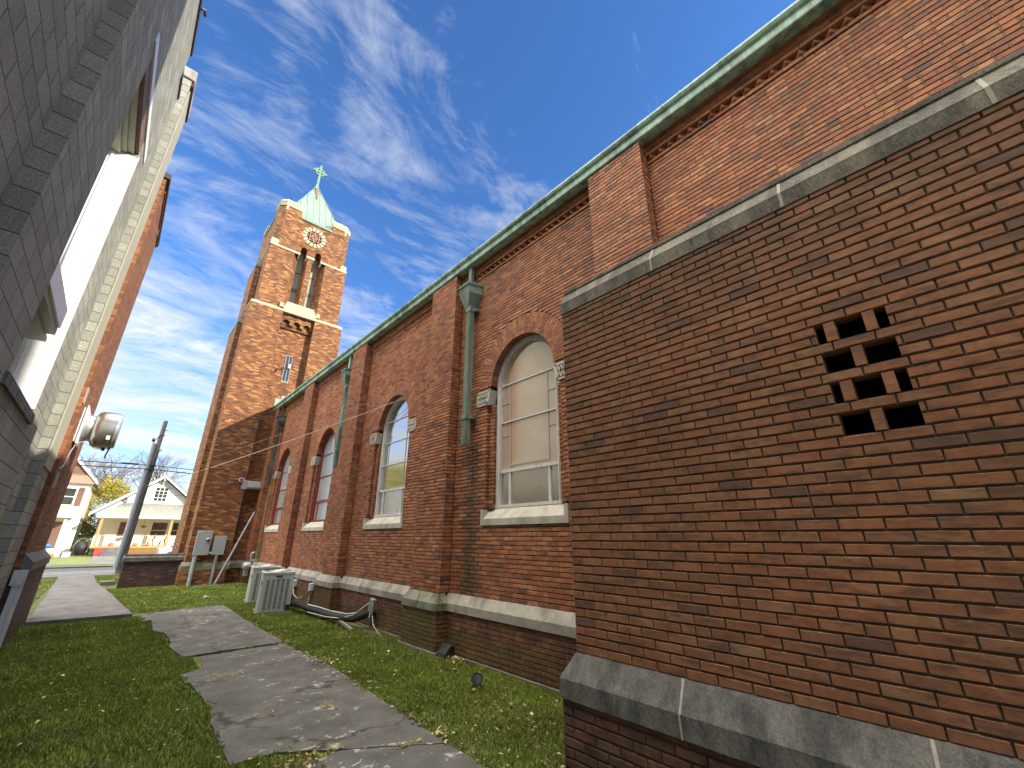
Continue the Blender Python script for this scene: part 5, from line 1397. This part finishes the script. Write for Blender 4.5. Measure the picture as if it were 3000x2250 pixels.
b = MB(); b.box(-8.6, -2.5, YV - 2, YV, .3, .95); vp(b, 'porch_base', M['siding_white'])
b = MB(); b.box(-3.7, -2.9, YV - .04, YV, .95, 3.1); vp(b, 'door', M['brown_trim'])
# things on the lawn across the street
b = MB(); b.lathe([(0, .1), (.1, .7), (.35, .85), (.6, .5), (.7, .05)], (0, 0, 0), (0, 0, 1), 14)
q = tag(b.build('blue_tarp', M['blue'], None, smooth=True), 'bright blue tarp bundle on the porch of the cream house', 'tarp'); q.location = (-3.6, 52.6, .95); q.scale = (.7, .6, .6)
t = thing('pumpkin', 'large orange pumpkin on the lawn by the cream house', 'pumpkin', (-2.9, 50.6, .28), 'pumpkins across the street')
b = MB(); b.lathe([(0, .03), (.02, .24), (.12, .28), (.26, .27), (.36, .17), (.4, .03)], (0, 0, 0), (0, 0, 1), 14); b.build('flesh', M['orange'], t, smooth=True)
b = MB(); b.tube([(0, 0, .39), (.02, 0, .5)], .02, 5); b.build('stem', M['wood_grey'], t)
b = MB(); b.box(-.25, .25, -.2, .2, 0, .38); b.box(-.27, .27, -.22, .22, .38, .43)
q = tag(b.build('storage_tote', M['grey_metal'], None, bevel=.02), 'grey lidded tote on the lawn by the cream house', 'tote'); q.location = (-2.0, 51.2, .29)
b = MB(); b.box(-.3, .3, -.2, .2, 0, .5); b.box(-.33, .33, -.23, .23, .5, .55)
q = tag(b.build('red_tote', M['red'], None, bevel=.02), 'red box beside the bungalow steps', 'box'); q.location = (-.12, 52.4, .36)
gr_ = None
gr = thing('covered_grill', 'dark covered kettle grill with a hoop handle between the two houses', 'grill', (-1.35, 53.8, .4))
b = MB(); b.lathe([(0, .25), (.35, .62), (.75, .75), (1.15, .68), (1.45, .4), (1.55, .1)], (0, 0, 0), (0, 0, 1), 16); b.build('cover', M['black'], gr, smooth=True)
b = MB(); b.tube([(.0 + .75 * math.cos(q_), -.2, 1.0 + .85 * math.sin(q_)) for q_ in np.linspace(-.3, PI + .3, 18)], .035, 6); b.build('hoop', M['galv'], gr); gr.scale = (.62, .62, .72)
# parked car behind the low wall
car = thing('parked_car', 'silver car parked across the street, half hidden behind the tower', 'car', (5.6, 46.5, .1))
b = MB(); pr = [(-2.2, .35), (2.2, .35), (2.25, .8), (1.9, .95), (1.2, 1.0), (.5, 1.48), (-.9, 1.5), (-1.7, 1.02), (-2.2, .9)]
b.extrude(pr, lambda p, q, t: (p, t, q), -.85, .85); b.build('body', M['car_paint'], car, bevel=.06)
b = MB(); b.extrude([(1.05, 1.02), (.48, 1.42), (-.86, 1.44), (-1.5, 1.03)], lambda p, q, t: (p, t, q), -.86, .86); b.build('side_window', M['glass_dark'], car)
for x in (-1.35, 1.35):
    for y in (-.78, .78):
        b = MB(); b.lathe([(-.1, .33), (.1, .33)], (x, y, .33), (0, 1, 0), 20); wl = b.build('wheel', M['black'], car)
        b = MB(); b.lathe([(-.11, .2), (.11, .2)], (x, y, .33), (0, 1, 0), 16); b.build('rim', M['galv'], wl)

# trees
def branch(mb, p, d, L, r, lvl, tips):
    n = 3; pts = [p]; q = p.copy(); dd = d.copy()
    for i in range(n):
        dd = (dd + Vector((random.gauss(0, .13), random.gauss(0, .13), random.gauss(0.02, .08)))).normalized(); q = q + dd * (L / n); pts.append(q.copy())
    mb.tube(pts, r, 6 if lvl < 2 else 4, caps=False, r2=r * .62)
    if lvl == 0 or True: tips.append((pts[-1], lvl))
    return pts, dd
def grow(mb, p, d, L, r, lvl, maxl, tips, spread=.6):
    pts, dd = branch(mb, p, d, L, r, lvl, tips)
    if lvl >= maxl: return
    k = 3 if lvl < 2 else random.choice((2, 3, 3))
    for i in range(k):
        a = Vector((random.gauss(0, spread), random.gauss(0, spread), random.gauss(.12, .3)))
        src = pts[-1] if i < 2 else pts[random.choice((1, 2))]
        grow(mb, src, (dd + a).normalized(), L * random.uniform(.62, .85), r * .58, lvl + 1, maxl, tips, spread)
def bare_tree(name, label, loc, L, r, maxl, seed):
    random.seed(seed); t = thing(name, label, 'tree', loc, 'bare trees beyond the houses')
    tr = MB(); tips = []; pts, dd = branch(tr, Vector((0, 0, 0)), Vector((0, 0, 1)), L * 1.1, r, 0, tips); tr.build('trunk', M['bark'], t, smooth=True, fix=False)
    cr_ = MB()
    for i in range(5): 
        a = i * 2 * PI / 5 + random.random(); grow(cr_, pts[-1 - (i % 2)], Vector((math.cos(a) * .6, math.sin(a) * .6, .9)).normalized(), L, r * .55, 1, maxl, tips)
    cr_.build('crown', M['bark'], t, fix=False)
bare_tree('bare_tree', 'tall leafless tree rising behind the yellow tree and the white gable', (1.0, 80, 0), 3.6, .38, 7, 3)
bare_tree('bare_tree', 'leafless tree rising behind the cream house with brown trim', (-6.5, 86, 0), 3.5, .32, 6, 11)
random.seed(21)
yt_ = thing('yellow_tree', 'round yellow-green autumn tree between the two houses', 'tree', (-.9, 66, .3))
b = MB(); tips = []; b.tube([(0, 0, 0), (.1, 0, 1.2), (0, .1, 2.4)], .17, 8, r2=.12)
b.build('trunk', M['bark'], yt_, smooth=True)
b = MB(); 
for i in range(7): grow(b, Vector((0, 0, 1.5 + .2 * i)), Vector((math.cos(i * 2.4), math.sin(i * 2.4), .8)).normalized(), 1.6, .07, 1, 3, tips)
b.build('limbs', M['bark'], yt_, fix=False)
nl = 17000; cl_ = 240
cc = []
while len(cc) < cl_:
    p = rng.uniform(-1, 1, 3)
    if .25 < (p ** 2).sum() < 1: cc.append(p * np.array([3.1, 2.6, 3.7]) + np.array([.1, 0, 4.3]))
cc = np.array(cc); idx = rng.integers(0, cl_, nl); P_ = cc[idx] + rng.normal(0, .27, (nl, 3))
P_[:, 0] *= np.interp(P_[:, 2], [0, 4, 8], [1.05, 1.05, .55])
V = np.empty((nl, 4, 3)); s_ = rng.uniform(.05, .11, nl)[:, None]
u = rng.normal(0, 1, (nl, 3)); u /= np.linalg.norm(u, axis=1)[:, None]; v_ = rng.normal(0, 1, (nl, 3)); v_ -= (v_ * u).sum(1)[:, None] * u; v_ /= np.linalg.norm(v_, axis=1)[:, None]
for j, (a, c_) in enumerate(((-1, 0), (0, -.6), (1, 0), (0, .6))): V[:, j] = P_ + s_ * (u * a + v_ * c_)
o_ = fast_mesh('crown', V, 4, M['leaf_yellow'], np.clip(rng.random(cl_)[idx] * .6 + rng.random(nl) * .45, 0, .999)); o_.parent = yt_
# its twin down the street, seen only mirrored in the church windows
def copy_tree(o, parent=None):
    c = o.copy(); COL.objects.link(c)
    if parent: c.parent = parent
    for ch in list(o.children): copy_tree(ch, c)
    return c
for (x, y, sc_, lab) in ((-19.5, 57, 1.55, 'big yellow autumn tree down the street, mirrored in the white church window'), (-27, 74, 1.8, 'largest yellow autumn tree farther down the street beyond the cream house')):
    c = copy_tree(yt_); c.location = (x, y, .2); c.scale = (sc_ * 1.25, sc_ * 1.25, sc_); c['label'] = lab; c['group'] = 'yellow trees along the street'
yt_['group'] = 'yellow trees along the street'
# house behind the bungalow, a strip of its roof shows
rb = thing('far_house', 'dark roofed house far behind the bungalow, next to the tower edge', 'house', (9, 74, 0))
b = MB(); b.box(6.2, 14, 72, 80, 0, 5.6); lp(b, 'wall', M['siding_pale'], rb)
b = MB(); b.extrude([(5.8, 5.5), (14.4, 5.5), (10.5, 9.2)], lambda p, q, t: (p, t, q), 71.5, 80.5); lp(b, 'roof', M['brown_trim'], rb)
# low far tree belt that closes the street view
bt = MB()
nl = 6000
P_ = np.stack([rng.uniform(-70, 70, nl), rng.uniform(92, 110, nl), rng.random(nl) ** 1.3 * 5.0], 1)
V = np.empty((nl, 4, 3)); s_ = rng.uniform(.25, .6, nl)[:, None]
u = rng.normal(0, 1, (nl, 3)); u /= np.linalg.norm(u, axis=1)[:, None]; v_ = rng.normal(0, 1, (nl, 3)); v_ -= (v_ * u).sum(1)[:, None] * u; v_ /= np.linalg.norm(v_, axis=1)[:, None]
for j, (a, c_) in enumerate(((-1, 0), (0, -.6), (1, 0), (0, .6))): V[:, j] = P_ + s_ * (u * a + v_ * c_)
stuff(fast_mesh('far_woods', V, 4, M['leaf_green'], rng.random(nl)), 'low band of far trees along the horizon behind the houses', 'woods')

# ================================================================== LIGHT, SKY, CAMERA
to_sun = Vector((.674, -1., .546)).normalized()
sd = bpy.data.lights.new('sun', 'SUN'); sd.energy = 2.0; sd.angle = R_(.55); sd.color = (1., .93, .80)
so_ = bpy.data.objects.new('sun', sd); COL.objects.link(so_)
so_.rotation_euler = (-to_sun).to_track_quat('-Z', 'Y').to_euler()
W = bpy.data.worlds.new('World'); S.world = W; W.use_nodes = True
nt = W.node_tree; nt.nodes.clear()
out = N(nt, 'ShaderNodeOutputWorld'); bg_ = N(nt, 'ShaderNodeBackground'); nt.links.new(bg_.outputs[0], out.inputs[0])
sky = N(nt, 'ShaderNodeTexSky'); sky.sky_type = 'NISHITA'; sky.sun_disc = False
sky.sun_elevation = math.asin(to_sun.z); sky.sun_rotation = math.atan2(to_sun.x, to_sun.y)
sky.air_density = 1.0; sky.dust_density = .3; sky.ozone_density = 3.0; sky.altitude = 100
tc = N(nt, 'ShaderNodeTexCoord').outputs['Generated']
sep = N(nt, 'ShaderNodeSeparateXYZ'); nt.links.new(tc, sep.inputs[0])
zz = mathn(nt, 'MAXIMUM', sep.outputs[2], .04); zz = mathn(nt, 'ADD', zz, .16)
cx = mathn(nt, 'DIVIDE', sep.outputs[0], zz); cy = mathn(nt, 'DIVIDE', sep.outputs[1], zz)
cv = N(nt, 'ShaderNodeCombineXYZ'); nt.links.new(cx, cv.inputs[0]); nt.links.new(cy, cv.inputs[1])
def cmap(rotz, sc, loc=(0, 0, 0)):
    m = N(nt, 'ShaderNodeMapping'); m.inputs['Rotation'].default_value = (0, 0, R_(rotz)); m.inputs['Scale'].default_value = sc; m.inputs['Location'].default_value = loc
    nt.links.new(cv.outputs[0], m.inputs[0]); return m.outputs[0]
big = noise(nt, cmap(8, (.7, 1.1, 1), (3.1, 1.75, 0)), 1.5, 5, .6, dist=1.1)
wisp = noise(nt, cmap(8, (.62, 1.15, 1), (.4, 2.2, 0)), 3.0, 13, .70, dist=1.6)
fine = noise(nt, cmap(-14, (.6, 1.4, 1), (5.4, .6, 0)), 8, 10, .68, dist=1.2)
d = mathn(nt, 'ADD', mathn(nt, 'ADD', mathn(nt, 'MULTIPLY', big, 1.05), mathn(nt, 'MULTIPLY', wisp, .85)), mathn(nt, 'MULTIPLY', fine, .38))
low = maprange(nt, sep.outputs[2], .05, .70, .46, .0)            # more cloud towards the horizon
west = maprange(nt, sep.outputs[0], -.6, .45, .10, .0)
d = mathn(nt, 'ADD', d, mathn(nt, 'ADD', low, west))
cf = maprange(nt, d, 1.17, 1.62, 0, 1)
cf.node.clamp = True
cfp = mathn(nt, 'POWER', cf, 1.15)
skyc = mixc(nt, 1., sky.outputs[0], (.205, .32, .455), 'MULTIPLY')
col = mixc(nt, mathn(nt, 'MULTIPLY', cfp, .92), skyc, (1.55, 1.62, 1.72))
# added unseen bright sheet overhead and to the west, to fill the shaded passage
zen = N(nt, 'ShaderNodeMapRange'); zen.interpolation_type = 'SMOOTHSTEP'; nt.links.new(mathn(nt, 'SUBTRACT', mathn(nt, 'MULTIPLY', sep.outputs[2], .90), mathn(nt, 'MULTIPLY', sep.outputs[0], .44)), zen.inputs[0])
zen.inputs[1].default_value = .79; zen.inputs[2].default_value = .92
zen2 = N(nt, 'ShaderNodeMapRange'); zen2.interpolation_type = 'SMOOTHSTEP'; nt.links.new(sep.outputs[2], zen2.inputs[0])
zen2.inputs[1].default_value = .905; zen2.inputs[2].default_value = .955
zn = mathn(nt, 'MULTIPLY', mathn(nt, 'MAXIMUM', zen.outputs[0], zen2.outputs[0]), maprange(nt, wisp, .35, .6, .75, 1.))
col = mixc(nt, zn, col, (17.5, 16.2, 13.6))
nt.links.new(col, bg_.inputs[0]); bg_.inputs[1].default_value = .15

cd = bpy.data.cameras.new('camera'); co = bpy.data.objects.new('camera', cd); COL.objects.link(co); S.camera = co
cd.sensor_width = 36; cd.lens = 1221.3 / 3000 * 36; cd.clip_end = 2000; cd.clip_start = .05
p, r, w = R_(20.32), R_(.164), R_(-42.44)
fh = Vector((-math.sin(w), math.cos(w), 0)); ri = Vector((math.cos(w), math.sin(w), 0)); upv = Vector((0, 0, 1))
F = fh * math.cos(p) + upv * math.sin(p); U0 = -fh * math.sin(p) + upv * math.cos(p)
Rt = ri * math.cos(r) + U0 * math.sin(r); U = -ri * math.sin(r) + U0 * math.cos(r)
co.matrix_world = Matrix(((Rt.x, U.x, -F.x, CAM[0]), (Rt.y, U.y, -F.y, CAM[1]), (Rt.z, U.z, -F.z, CAM[2]), (0, 0, 0, 1)))

S.view_settings.view_transform = 'Standard'; S.view_settings.look = 'None'
S.view_settings.exposure = 2.1; S.view_settings.gamma = 1
S.render.engine = 'CYCLES'
S.cycles.max_bounces = 6; S.cycles.diffuse_bounces = 4; S.cycles.glossy_bounces = 3
S.cycles.use_denoising = True
S.cycles.sample_clamp_indirect = 6
S.render.resolution_x, S.render.resolution_y = 1024, 768
